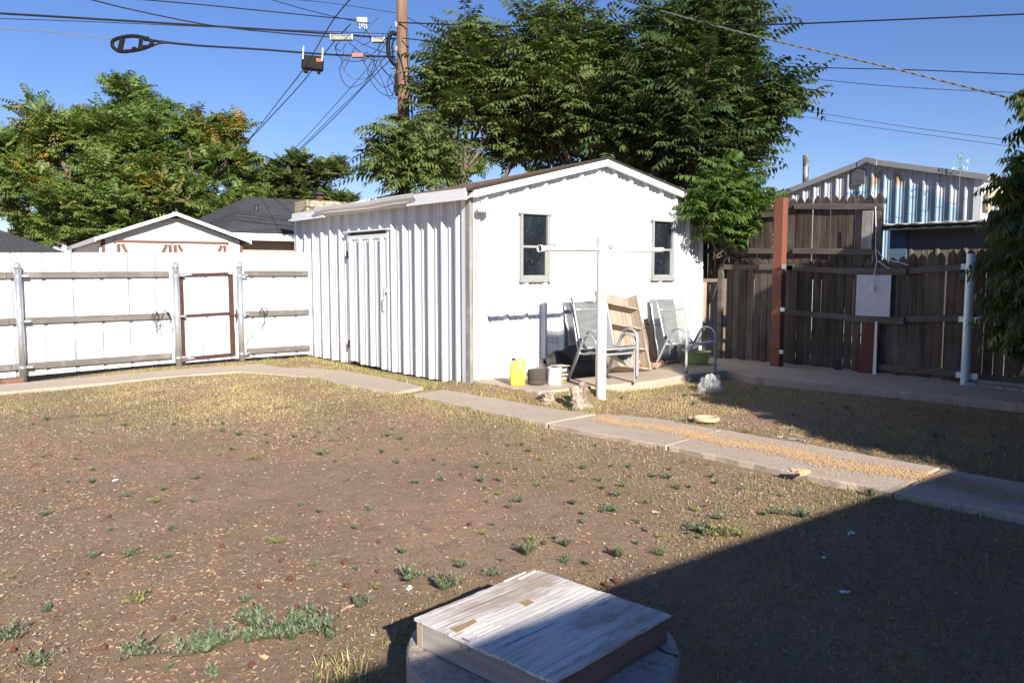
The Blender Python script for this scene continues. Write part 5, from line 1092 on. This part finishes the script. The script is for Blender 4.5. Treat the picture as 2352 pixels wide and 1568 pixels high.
MB().tube(hx, .007, 6).build('hexagon', vb_m, vane)
text('M', .11, (0, 0, .31), Matrix.Rotation(R(90), 4, 'X'), vb_m, vane, 'letter', .004)
MB().tube([(-.12, 0, .04), (.12, 0, .04)], .006, 6).tube([(0, -.12, .04), (0, .12, .04)], .006, 6).build('cross_arm', vb_m, vane)
for s_, x, y in (('N', -.15, 0), ('S', .15, 0), ('E', 0, -.14), ('W', 0, .14)): text(s_, .085, (x, y, .045), Matrix.Rotation(R(180), 4, 'Z') @ Matrix.Rotation(R(90), 4, 'X'), M('pale_vane', (.45, .6, .55), .5), vane, 'letter', .004)
# lean-to shelter in front of the workshop
lt = thing('lean_to', 'low dark brown shelter with corrugated roof in front of the workshop', 'shelter', (13.3, 6, 0)); LM = Matrix.Translation(Vector((13.3, 6, 0))).inverted()
def lq(mb, name, m, **k): mb.v = [tuple(LM @ Vector(v)) for v in mb.v]; return mb.build(name, m, lt, **k)
q = gx(2045, 560, 13.3)
mb = MB(); ribbed(mb, (13.3, 0, 0), (0, 1, 0), (-1, 0, 0), 2.5, q.y-.28, 0, 2.22, per=.42, depth=.015); lq(mb, 'front_panel', M('brown_panel', (.17, .14, .12), .7))
lq(MB().box((13.28, q.y-.28, 0), (13.6, q.y, 2.22)), 'corner_panel', M('blue_grey_panel', (.10, .17, .24), .6))
mb = MB(); n = 60; vs = []
for i in range(n+1):
    y = 2.4+(q.y+.22-2.4)*i/n; h = .012*math.sin(i*1.9)
    vs += [(13.05, y, 2.31+h), (15.2, y, 2.36+h)]
mb.add(vs, [(2*i, 2*i+2, 2*i+3, 2*i+1) for i in range(n)]); lq(mb, 'roof_sheet', grey_white, solid=.01)
lq(MB().prism([(13.09, 2.4, 2.21), (13.09, q.y+.15, 2.21), (13.09, q.y+.20, 2.285), (13.09, 2.4, 2.285)], (.06, 0, 0)), 'roof_beam', M('dark_beam', (.05, .05, .05), .8))

# ------------------------------------------------------------ utility pole, cables, boxes
UD = 18.0; ub = gd(930, 622, UD); ut = gd(922, -60, UD); 
up_ = thing('utility_pole', 'tall brown wooden utility pole beside the trees behind the shed', 'utility pole', (ub.x, ub.y, 0))
def upart(mb, name, m, **k): mb.v = [tuple(Vector(v)-Vector((ub.x, ub.y, 0))) for v in mb.v]; return mb.build(name, m, up_, **k)
upart(MB().tube([(ub.x, ub.y, -.3), tuple(gd(930, 440, UD)), tuple(gd(922, -60, UD))], [.145, .135, .123], 24), 'pole', pole_wood, smooth=True)
def onp(y, dx=0): return gd(924.5+dx, y, UD-.16)
for y in (159, 226, 295): a = gd(914, y, UD-.05); upart(MB().tube([tuple(a), tuple(gd(897, y-1, UD-.05))], .012, 6), 'step_bolt', galv)
for y in (57, 112, 166): upart(MB().tube([tuple(gd(904, y, UD-.15)), tuple(gd(914, y, UD-.15))], .035, 8).box(tuple(gd(908, y, UD-.2)-Vector((.03, .03, .06))), tuple(gd(908, y, UD-.2)+Vector((.03, .03, .06)))), 'clamp', galv)
upart(MB().tube(arc([gd(910, 80, UD-.2), gd(900, 76, UD-.2), gd(892, 95, UD-.2), gd(893, 125, UD-.2), gd(903, 145, UD-.2), gd(911, 150, UD-.2)], 5), .045, 8).tube(arc([gd(910, 88, UD-.22), gd(901, 100, UD-.22), gd(903, 130, UD-.22), gd(910, 140, UD-.22)], 5), .02, 6).tube(arc([gd(910, 145, UD-.2), gd(909, 180, UD-.2), gd(911, 220, UD-.2)], 5), .035, 8), 'cable_loop', black_rubber, smooth=True)
upart(MB().tube(arc([gd(934, 65, UD-.1), gd(937, 110, UD-.1), gd(941, 190, UD-.1), gd(948, 280, UD-.1), gd(950, 360, UD-.1)], 5), .02, 6), 'down_cable', cable_m)
upart(MB().tube(arc([gd(916, 115, UD-.18), gd(925, 150, UD-.18), gd(934, 200, UD-.18)], 5), .012, 6), 'ground_wire', cable_m)
def cable(pts, th, label, m=cable_m, twist=0):
    """pts: (x, y, distance); th in view pixels"""
    P = arc([gd(*p) for p in pts], 10); n = len(P); Ds = [(Vector(p)-Vector((0, 0, EYE))).length for p in P]; rs = [max(.004, th*d/F_PX/2) for d in Ds]
    mb = MB()
    if twist:
        fine = arc([tuple(p) for p in P], 8); N_ = len(fine)
        for s_ in range(2):
            q = []
            L_ = 0
            for i, p in enumerate(fine):
                if i: L_ += (fine[i]-fine[i-1]).length
                a = L_/twist*6.283+s_*math.pi; rr_ = rs[min(int(i/8), n-1)]*.7; q.append(p+Vector((math.cos(a)*rr_*.6, math.cos(a)*rr_*.6, math.sin(a)*rr_)))
            mb.tube(q, rs[0]*.62, 5)
    else: mb.tube(P, rs, 6)
    return tag(mb.build('overhead_cable', m), label, 'cable', 'overhead cables around the utility pole')
cable([(-40, 29, 17), (200, 43, 17), (480, 60, 17.5), (760, 78, 17.8), (908, 90, 17.9)], 4.2, 'thickest upper cable from the left edge to the pole')
cable([(-40, 42, 17), (200, 50, 17), (500, 63, 17.5), (760, 73, 17.8), (908, 79, 17.9)], 1.5, 'thin cable just under the thickest upper cable')
cable([(-40, 63, 17), (130, 75, 17), (260, 90, 17)], 1.8, 'single strand cable reaching the oval loop from the left', cable_grey)
cable([(330, 92, 17), (440, 104, 17.2), (600, 114, 17.4), (760, 126, 17.7), (908, 131, 17.9)], 4.2, 'lowest thick cable carrying the black box')
cable([(165, -12, 16), (300, 22, 16.5), (480, 58, 17), (640, 76, 17.4), (760, 85, 17.8)], 2.6, 'dark cable dropping in from the top left')
cable([(285, -4, 17), (480, 13, 17.3), (720, 37, 17.6), (820, 46, 17.8)], 2.4, 'upper cable from the top left ending near the white connector')
cable([(640, -4, 20), (760, 8, 19), (908, 30, 18)], 1.2, 'highest thin line meeting the pole from the left')
cable([(610, -4, 15), (700, 22, 16), (790, 44, 17), (850, 55, 17.8)], 1.5, 'thin slanting line crossing above the splice boxes')
cable([(812, -10, 11), (760, 55, 12.5), (700, 155, 16), (650, 220, 20), (545, 350, 30), (410, 480, 36)], 3.0, 'twisted dark service line falling steeply behind the black box', twist=.35)
cable([(806, 55, 17.5), (760, 105, 18.5), (690, 195, 21), (600, 292, 26), (545, 352, 31), (490, 420, 36)], 2.0, 'straight service line falling steeply beside the twisted one')
cable([(905, 72, 18), (850, 150, 20), (780, 230, 24), (700, 318, 32), (660, 356, 40)], 1.3, 'upper of the thin lines running down behind the round tree')
cable([(905, 100, 18), (840, 190, 21), (770, 260, 25), (700, 330, 34), (672, 354, 40)], 1.3, 'lower of the thin lines running down behind the round tree')
cable([(905, 130, 18), (842, 192, 21), (770, 268, 26), (700, 335, 34), (676, 356, 40)], 1.8, 'lowest and thickest line running down behind the round tree')
cable([(905, 52, 17.9), (1200, 61, 16.5), (1700, 58, 14), (2000, 48, 12.5), (2420, 30, 11)], 3.0, 'dark cable crossing the sky from the pole to the upper right edge')
cable([(925, 88, 17.8), (1000, 97, 17.2), (1100, 112, 16.5), (1200, 130, 15.8)], 2.4, 'cable leaving the pole right into the lighter tree')
cable([(935, 40, 18), (1000, 75, 17), (1040, 95, 16.5), (1120, 150, 16)], 1.6, 'thin cable sloping right from the pole top into leaves')
cable([(1420, -5, 16), (1500, 20, 15), (1740, 85, 13.5), (2000, 145, 12.5), (2200, 195, 11.8), (2330, 228, 11.2)], 3.2, 'silver twisted service cable slanting down across the right sky', cable_grey, twist=.30)
cable([(1640, 145, 15), (1900, 156, 14), (2100, 161, 13), (2420, 175, 11.5)], 2.0, 'upper straight cable right of the trees')
cable([(1640, 158, 16), (1900, 185, 15), (2100, 202, 14), (2420, 217, 13)], 1.3, 'lower straight cable right of the trees')
cable([(1760, 245, 17), (1900, 263, 16.5), (2100, 294, 16), (2420, 334, 15)], 1.0, 'thin upper line of the pair above the workshop')
cable([(1740, 250, 18), (1900, 277, 17.5), (2100, 306, 17), (2420, 350, 16)], 1.0, 'thin lower line of the pair above the workshop')
cable([(1055, -8, 19), (1130, 85, 17.5)], 1.6, 'short steep line above the lighter tree'); cable([(1155, -8, 19), (1200, 55, 17.5)], 1.6, 'short steep line above the middle tree')
# drooping drop wires between the boxes and pole
loops = [[(795, 62), (800, 80), (830, 100), (880, 120), (908, 118)], [(812, 120), (790, 140), (780, 165), (800, 200), (840, 185), (860, 140), (840, 120)], [(790, 118), (785, 150), (810, 180), (850, 175), (870, 130)],
         [(855, 135), (880, 190), (896, 228), (905, 200), (890, 170), (870, 150)], [(780, 96), (770, 110), (785, 135), (830, 140), (870, 110), (900, 60)], [(800, 97), (840, 130), (870, 140), (905, 120)], [(830, 135), (850, 165), (880, 200), (903, 190)],
         [(870, 40), (850, 60), (820, 100), (790, 160)], [(880, 75), (870, 110), (880, 160), (906, 180)], [(900, 170), (890, 190), (900, 215), (910, 205)], [(820, 55), (845, 75), (850, 95), (830, 105)], [(775, 100), (772, 112), (785, 116), (795, 100)], [(855, 132), (845, 170), (870, 210), (900, 220), (908, 190)]]
rr = random.Random(6)
mb = MB()
for lp_ in loops: mb.tube(arc([gd(a, b, 17.7+rr.uniform(-.25, .2)) for a, b in lp_], 8), .008, 5)
tag(mb.build('drop_wires', cable_m), 'tangle of thin looping drop wires between the boxes and the pole', 'wires')
# black terminal box
def boxat(name, label, cat, x, y, D, wpx, hpx, dep, m, extras=None):
    t = thing(name, label, cat, tuple(gd(x, y, D)), R(-20)); w2, h2 = wpx*D/F_PX/2, hpx*D/F_PX/2
    return t, w2, h2
t, w2, h2 = boxat('terminal_box', 'black plastic box with orange marking hanging from the lowest thick cable', 'cable box', 718, 146, 17.3, 48, 32, .12, black_rubber)
t.rotation_euler = (0, R(4), R(-33))
MB().box((-w2, -.09, -h2), (w2, .09, h2)).build('box_body', black_rubber, t, bevel=.03); MB().box((-w2*.8, -.10, -h2*.75), (w2*.2, -.088, h2*.75)).build('box_lid', black_rubber, t, bevel=.01)
MB().box((-w2*.8, -.06, -h2-.06), (-w2*.4, .06, -h2-.002)).box((w2*.5, -.06, -h2-.06), (w2*.75, .06, -h2-.002)).build('foot', black_rubber, t, bevel=.01)
for x in (-w2*.85, w2*.95): MB().box((x-.012, -.1, h2-.1), (x+.012, -.085, h2+.17)).build('hanger', galv, t)
om = M('orange_ink', (.85, .12, .03), .6)
MB().box((w2*.38, -.094, h2*.20), (w2*.94, -.0915, h2*.62)).build('orange_mark', om, t)
text('13 C', .075, (w2*.66, -.096, h2*.41), Matrix.Rotation(R(90), 4, 'X'), dark_metal, t)
# oval snowshoe cable loops
ov_ = thing('cable_storage_loop', 'black oval cable storage loop clipped on the cable at upper left', 'cable loop', tuple(gd(302, 101, 16.9)), R(-38)); sc_ = 16.9/F_PX
def O(x, y, dy=0): return ((x-302)*sc_, dy, (101-y)*sc_)
MB().tube(arc([O(257, 103), O(262, 93), O(285, 86), (O(310, 84)), O(335, 89), O(349, 97), O(346, 104), O(330, 111), O(300, 117), O(275, 118), O(262, 111), O(257, 103)], 5), .030, 10, flat=1.3).build('oval_frame', black_rubber, ov_, smooth=True)
MB().beam(O(276, 117, -.02), O(283, 90, -.02), .11, .02, (0, 1, 0)).build('cross_brace', black_rubber, ov_); MB().beam(O(322, 112, -.02), O(326, 88, -.02), .08, .02, (0, 1, 0)).build('cross_brace', black_rubber, ov_)
for a_, b_, c_, d_ in ((305, 113, 312, 109), (330, 109, 336, 105), (312, 87, 320, 82), (334, 93, 342, 86)): MB().box(O(a_, b_, -.05), O(c_, d_, .05)).build('clip', black_rubber, ov_)
tag(MB().tube(arc([gd(345, 108, 16.9), gd(375, 99, 17), gd(440, 103, 17.1)], 6), .022, 6).tube(arc([gd(330, 88, 16.9), gd(365, 95, 17), gd(440, 104, 17.1)], 6), .022, 6).build('loop_tail', cable_m), 'pair of cable tails joining the oval loop to the cable', 'cable')
# splice closures
for (x, y, w_, h_, lab) in ((785, 87, 46, 13, 'long grey splice case on the upper cable'), (870, 93, 24, 11, 'short grey splice case next to the pole')):
    s_ = thing('splice_case', lab, 'cable box', tuple(gd(x, y, 17.7)), R(-38)); k = 17.7/F_PX; W2, H2 = w_*k/2, h_*k/2
    MB().box((-W2, -.06, -H2), (W2, .06, H2*.5)).build('case_body', M('oxidised_case', (.30, .31, .28), .6, .3, layers=[(20, I, .5, .6, (.10, .12, .10), .9)]), s_, bevel=.012)
    MB().box((-W2-.03, -.07, -H2), (-W2-.002, .07, H2)).box((W2+.002, -.07, -H2), (W2+.03, .07, H2)).box((-W2, -.065, H2*.52), (W2, .065, H2*.8)).build('end_plate', galv, s_, bevel=.005)
s_ = thing('connector_block', 'small white connector block above the long splice case', 'connector', tuple(gd(834, 48, 17.7)), R(-38))
MB().box((-.13, -.05, -.05), (.09, .05, .06)).build('block_body', white_pl, s_, bevel=.012)
for i in range(4): MB().tube([(-.09+i*.05, 0, -.052), (-.07+i*.05, 0, -.17)], .012, 6).build('plug', white_pl, s_)
s_ = thing('connector_block', 'reddish grey connector clamped on the lowest thick cable', 'connector', tuple(gd(822, 128, 17.7)), R(-38)); MB().box((-.13, -.05, -.045), (.12, .05, .045)).build('block_body', M('dull_red_case', (.35, .15, .12), .6), s_, bevel=.01); MB().box((.12, -.03, -.12), (.16, .03, .06)).build('clip', dark_metal, s_)

# ------------------------------------------------------------ the house behind the viewpoint: its eave throws the long straight shadow
HZ = 2.55; EDGE = 2.74; hy = EDGE-HZ*1.777/.90
ho = thing('house', 'house behind the viewpoint whose straight eave shades the foreground', 'house', (4, hy-4, 0))
ex0 = -1.05
MB().box((ex0+.5-4, -3.5, 0), (22-4, 3.4, HZ-.1)).build('wall', tan_stucco, ho)
MB().prism([(ex0-4, 4, HZ-.06), (24-4, 4, HZ-.06), (24-4, -.2, HZ+.9), (ex0-4, -.2, HZ+.9)], (0, 0, .06)).prism([(ex0-4, -4.4, HZ-.06), (24-4, -4.4, HZ-.06), (24-4, -.2, HZ+.9), (ex0-4, -.2, HZ+.9)], (0, 0, .058)).build('roof', grey_shingle, ho)
uvbox([c for c in bpy.data.objects if c.parent == ho][-1], (1, 0, 0), (0, 1, 0))
MB().box((-1.5, 3.39, .05), (-.6, 3.43, 2.1)).build('door', white_paint, ho, bevel=.01); MB().box((.8, 3.39, 1.0), (2.0, 3.43, 2.0)).build('window', glass, ho)

# ------------------------------------------------------------ weeds, seed balls, scraps on the ground
weed_m = leaf_mat('grey_green_weed', (.15, .20, .115), (.24, .28, .17), None, .9, .2, .6)
weed_y = leaf_mat('yellow_green_weed', (.20, .22, .08), (.36, .34, .13), None, .9, .2, .6)
def weed_mesh(name, m, seed, stems, hgt, spread, leaves, ll):
    rg = np.random.default_rng(seed); V = []; va = []
    for s in range(stems):
        a = rg.uniform(0, 6.283); out = rg.uniform(.15, 1)*spread; h = hgt*rg.uniform(.5, 1.1); tip = np.array([math.cos(a)*out, math.sin(a)*out, h])
        for i in range(leaves):
            t = (i+1)/leaves; p = tip*np.array([t, t, t**.8]); b = rg.uniform(0, 6.283); d = nrm(np.array([math.cos(b), math.sin(b), .35+.7*t])); l = ll*rg.uniform(.6, 1.1)
            wv = nrm(np.cross(d, [0, 0, 1.]))*l*.16; V.append([p, p+d*l*.5+wv, p+d*l, p+d*l*.5-wv]); va.append(rg.uniform(0, 1))
        wv = np.array([-math.sin(a), math.cos(a), 0])*.0018; V.append([-wv, wv, tip+wv*.5, tip-wv*.5]); va.append(.3)
    V = np.array(V).reshape(-1, 3); o = npmesh(name, V, np.arange(len(V)).reshape(-1, 4), m, k=4, attr=[('var', 'FACE', np.array(va)), ('tint', 'FACE', np.zeros(len(va)))])
    return o
protos = [weed_mesh('weed', weed_m, 50+i, [13, 18, 24, 10, 15][i], [.036, .045, .034, .026, .05][i], [.05, .065, .095, .04, .045][i], 16, [.017, .019, .019, .014, .018][i]) for i in range(5)]
protos.append(weed_mesh('weed', weed_y, 60, 22, .035, .07, 12, .018)); protos.append(weed_mesh('weed', weed_y, 61, 14, .03, .05, 10, .016))
used = set()
def weed(x, y, s=1., k=None, label=None, group=None):
    k = rr.randrange(5) if k is None else k; p = gz(x, y); src = protos[k]
    if k in used: o = src.copy(); COL.objects.link(o)
    else: o = src; used.add(k)
    o.location = (p.x, p.y, float(height(p.x, p.y))); o.rotation_euler = (0, 0, rr.uniform(0, 6.28)); o.scale = (s, s, s*rr.uniform(.85, 1.15))
    tag(o, label, 'weed', group); return o
BIG = [(470, 1495, 1.9, 2), (500, 1480, 1.5, 1), (590, 1440, 1.8, 1), (610, 1460, 1.6, 2), (570, 1470, 1.3, 0), (680, 1430, 1.5, 1), (700, 1450, 1.4, 0), (740, 1435, 1.6, 2), (755, 1465, 1.1, 0), (672, 1465, 1.2, 1), (715, 1410, 1.1, 4), (585, 1415, 1.1, 1), (650, 1455, 1.2, 2)]
for i, (x, y, s, k) in enumerate(BIG): weed(x, y, s, k, 'large grey green weed in the patch at lower left of the wooden lid', 'weeds of the big lower left patch')
ONE = [(310, 1500, 1.4, 2, 'spreading weed alone at lower left, left of the big patch'), (315, 1378, 1.2, 5, 'flat yellow green weed above the lower left patch'), (495, 1550, 1.1, 0, 'weed at the bottom edge below the big patch'), (387, 1530, .9, 3, 'small weed just left below the big patch'),
       (938, 1328, 1.5, 1, 'grey green weed behind the white paper scrap'), (1018, 1350, 1.7, 1, 'grey green weed between paper scrap and lid back corner'), (1210, 1275, 1.4, 1, 'upright weed just behind the back corner of the lid'), (1300, 1290, .9, 0, 'small weed right of the upright one behind the lid'),
       (1420, 1275, 1.3, 4, 'upright grey weed near the shadow edge'), (1520, 1272, 1.1, 0, 'grey weed nearest the long straight shadow edge'), (1610, 1222, 1.6, 2, 'silvery bushy weed left of the yellow green clump'), (1655, 1228, 1.7, 5, 'yellow green clump in the middle of the bare slope'), (1705, 1230, 1.5, 6, 'yellow green clump rightmost of the cluster near the shadow'),
       (1845, 1185, 1.2, 2, 'grey weed beside the walkway near the shadow tip'), (2000, 1135, 1.3, 4, 'dark weed growing at the walkway edge where the shadow starts'), (85, 1523, 1.1, 2, 'small weed in the bottom left corner'), (10, 1465, 1.3, 2, 'weed cut by the left edge'), (1058, 1300, 1.0, 0, 'small weed up and right of the paper scrap'),
       (1015, 1098, 1.0, 0, 'lone weed in the middle of the bare dirt'), (800, 1100, .8, 3, 'tiny lone weed left of the middle one on bare dirt'), (392, 1215, .9, 4, 'thin upright weed at left on the bare dirt'), (355, 1150, 1.1, 6, 'pale yellowish weed at left on bare dirt'), (825, 1388, 1.1, 1, 'weed standing right of the brown bark strip')]
for x, y, s, k, lab in ONE: weed(x, y, s, k, lab)
rr = random.Random(77); done = []
def okpos(x, y, dmin):
    for a, b in done:
        if abs(a-x) < dmin*1.6 and abs(b-y) < dmin: return False
    done.append((x, y)); return True
regions = [((60, 900), (960, 1060), 34, .8, 'small weed scattered on the dirt left of the walkway'), ((900, 1500), (985, 1110), 26, .8, 'small weed near the kerb of the walkway'), ((1100, 1800), (1050, 1250), 46, .8, 'small weed on the sparse slope below the walkway'), ((0, 900), (1060, 1400), 26, .75, 'tiny weed dotted over the bare dirt'), ((1420, 2300), (880, 1060), 34, .9, 'small weed in the far right grass area'), ((850, 1400), (1250, 1330), 10, .8, 'small weed behind the lid')]
for (xr, yr, n, s, lab) in regions:
    c = 0; tries = 0
    while c < n and tries < 900:
        tries += 1; x, y = rr.uniform(*xr), rr.uniform(*yr); p = gz(x, y)
        if (5.1 < p.x < 6.55) or (p.x > 9.3) or p.y > 11.9 or (p.y > 7.1 and p.x > 6) or (abs(p.x-1.93) < .65 and abs(p.y-2.3) < .65): continue
        if not okpos(x, y, 14): continue
        weed(x, y, s*rr.uniform(.6, 1.35), rr.choice([0, 1, 2, 3, 4, 5, 6, 0, 3]), lab, lab.replace('small weed', 'small weeds').replace('tiny weed', 'tiny weeds')); c += 1
rr = random.Random(8)
sb = None
for (x, y) in [(198, 1313), (397, 1416), (237, 1481), (30, 1489), (578, 1522), (597, 1343), (797, 1338), (740, 1393), (680, 1390), (645, 1283), (868, 1305), (1415, 1331), (1392, 1340), (250, 1180), (725, 1000), (1060, 1085), (665, 1325), (790, 1285), (1540, 1075), (1250, 1245), (100, 1120), (1620, 1160), (870, 1240), (1080, 1200), (510, 1250)]:
    if sb is None:
        n = 14; vs = []; fs = []
        bm = bmesh.new(); bmesh.ops.create_icosphere(bm, subdivisions=3, radius=.014)
        for v in bm.verts: v.co *= 1+rr.uniform(-.07, .05)
        me = bpy.data.meshes.new('seed_ball'); bm.to_mesh(me); bm.free(); me.materials.append(seedball_m); sb = bpy.data.objects.new('seed_ball', me); o = sb
    else: o = sb.copy()
    COL.objects.link(o); p = gz(x, y, .01); o.location = (p.x, p.y, float(height(p.x, p.y))+.013); o.rotation_euler = (rr.uniform(0, 3), rr.uniform(0, 3), 0); s = rr.uniform(.8, 1.1); o.scale = (s, s, s*.9)
    tag(o, 'round red brown seed ball lying on the dirt', 'seed ball', 'seed balls on the dirt')
def scrap(x, y, s, m, label, cat, seed, name='paper_scrap', z=0):
    q = random.Random(seed); p = gz(x, y, z); n = 5; vs = []
    for i in range(n):
        for j in range(n): vs.append(((i/(n-1)-.5)*s+q.uniform(-.1, .1)*s, (j/(n-1)-.5)*s*.6+q.uniform(-.08, .08)*s, abs(q.uniform(0, .28))*s+.003))
    o = MB().add(vs, [(i*n+j, (i+1)*n+j, (i+1)*n+j+1, i*n+j+1) for i in range(n-1) for j in range(n-1)]).build(name, m); o.location = (p.x, p.y, float(height(p.x, p.y)) if not z else z); o.rotation_euler = (0, 0, q.uniform(0, 6)); return tag(o, label, cat)
scrap(941, 1347, .045, paper_m, 'crumpled white paper scrap left of the wooden lid', 'paper', 1)
scrap(1956, 1224, .06, paper_m, 'blue white paper scrap in the house shadow', 'paper', 2); scrap(1893, 1278, .03, paper_m, 'tiny white scrap lower left of the larger one in the shadow', 'paper', 3)
scrap(1940, 1358, .04, paper_m, 'small white scrap in deep shade right of the lid', 'paper', 5); scrap(1370, 968, .03, paper_m, 'white scrap at the walkway edge under the ring toy', 'paper', 4); scrap(265, 1101, .05, paper_m, 'white scrap on bare dirt at the left', 'paper', 12)
scrap(1838, 1090, .15, dryleaf, 'curled pale tan leaf on the lower edge of the walkway', 'leaf', 6, 'dry_leaf', .05); scrap(606, 1505, .035, dryleaf, 'triangular tan leaf piece below the lower left weeds', 'leaf', 7, 'dry_leaf'); scrap(620, 935, .10, dryleaf, 'pale bark chip lying in the far grass', 'bark', 10, 'bark_chip')
scrap(1505, 1175, .045, dryleaf, 'small tan leaf on the dirt mid right', 'leaf', 13, 'dry_leaf'); scrap(2050, 1420, .04, M('tan_leaf', (.4, .25, .12), .8), 'tan leaf in the deep shade at lower right', 'leaf', 14, 'dry_leaf')
def stick(x0, y0, x1, y1, r_, m, label, z=.012):
    a, b = gz(x0, y0, .01), gz(x1, y1, .01); q = random.Random(x0); pts = [a.lerp(b, t)+Vector((q.uniform(-1, 1), q.uniform(-1, 1), 0))*r_*1.5 for t in np.linspace(0, 1, 7)]
    pts = [(p.x, p.y, float(height(p.x, p.y))+z) for p in pts]; return tag(MB().tube(pts, r_, 6).build('stick', m), label, 'stick')
stick(782, 1395, 822, 1375, .006, M('pink_bark', (.5, .28, .18), .8), 'pinkish bark stick by the weeds left of the lid'); stick(120, 955, 270, 945, .009, bark, 'long grey stick lying in the grass at left')
stick(640, 938, 668, 932, .014, M('dark_bark', (.12, .08, .06), .9), 'short dark stick in the far grass'); stick(1790, 1000, 1850, 1010, .012, bare_grey_wood, 'short grey stick lying in the shaded right grass')
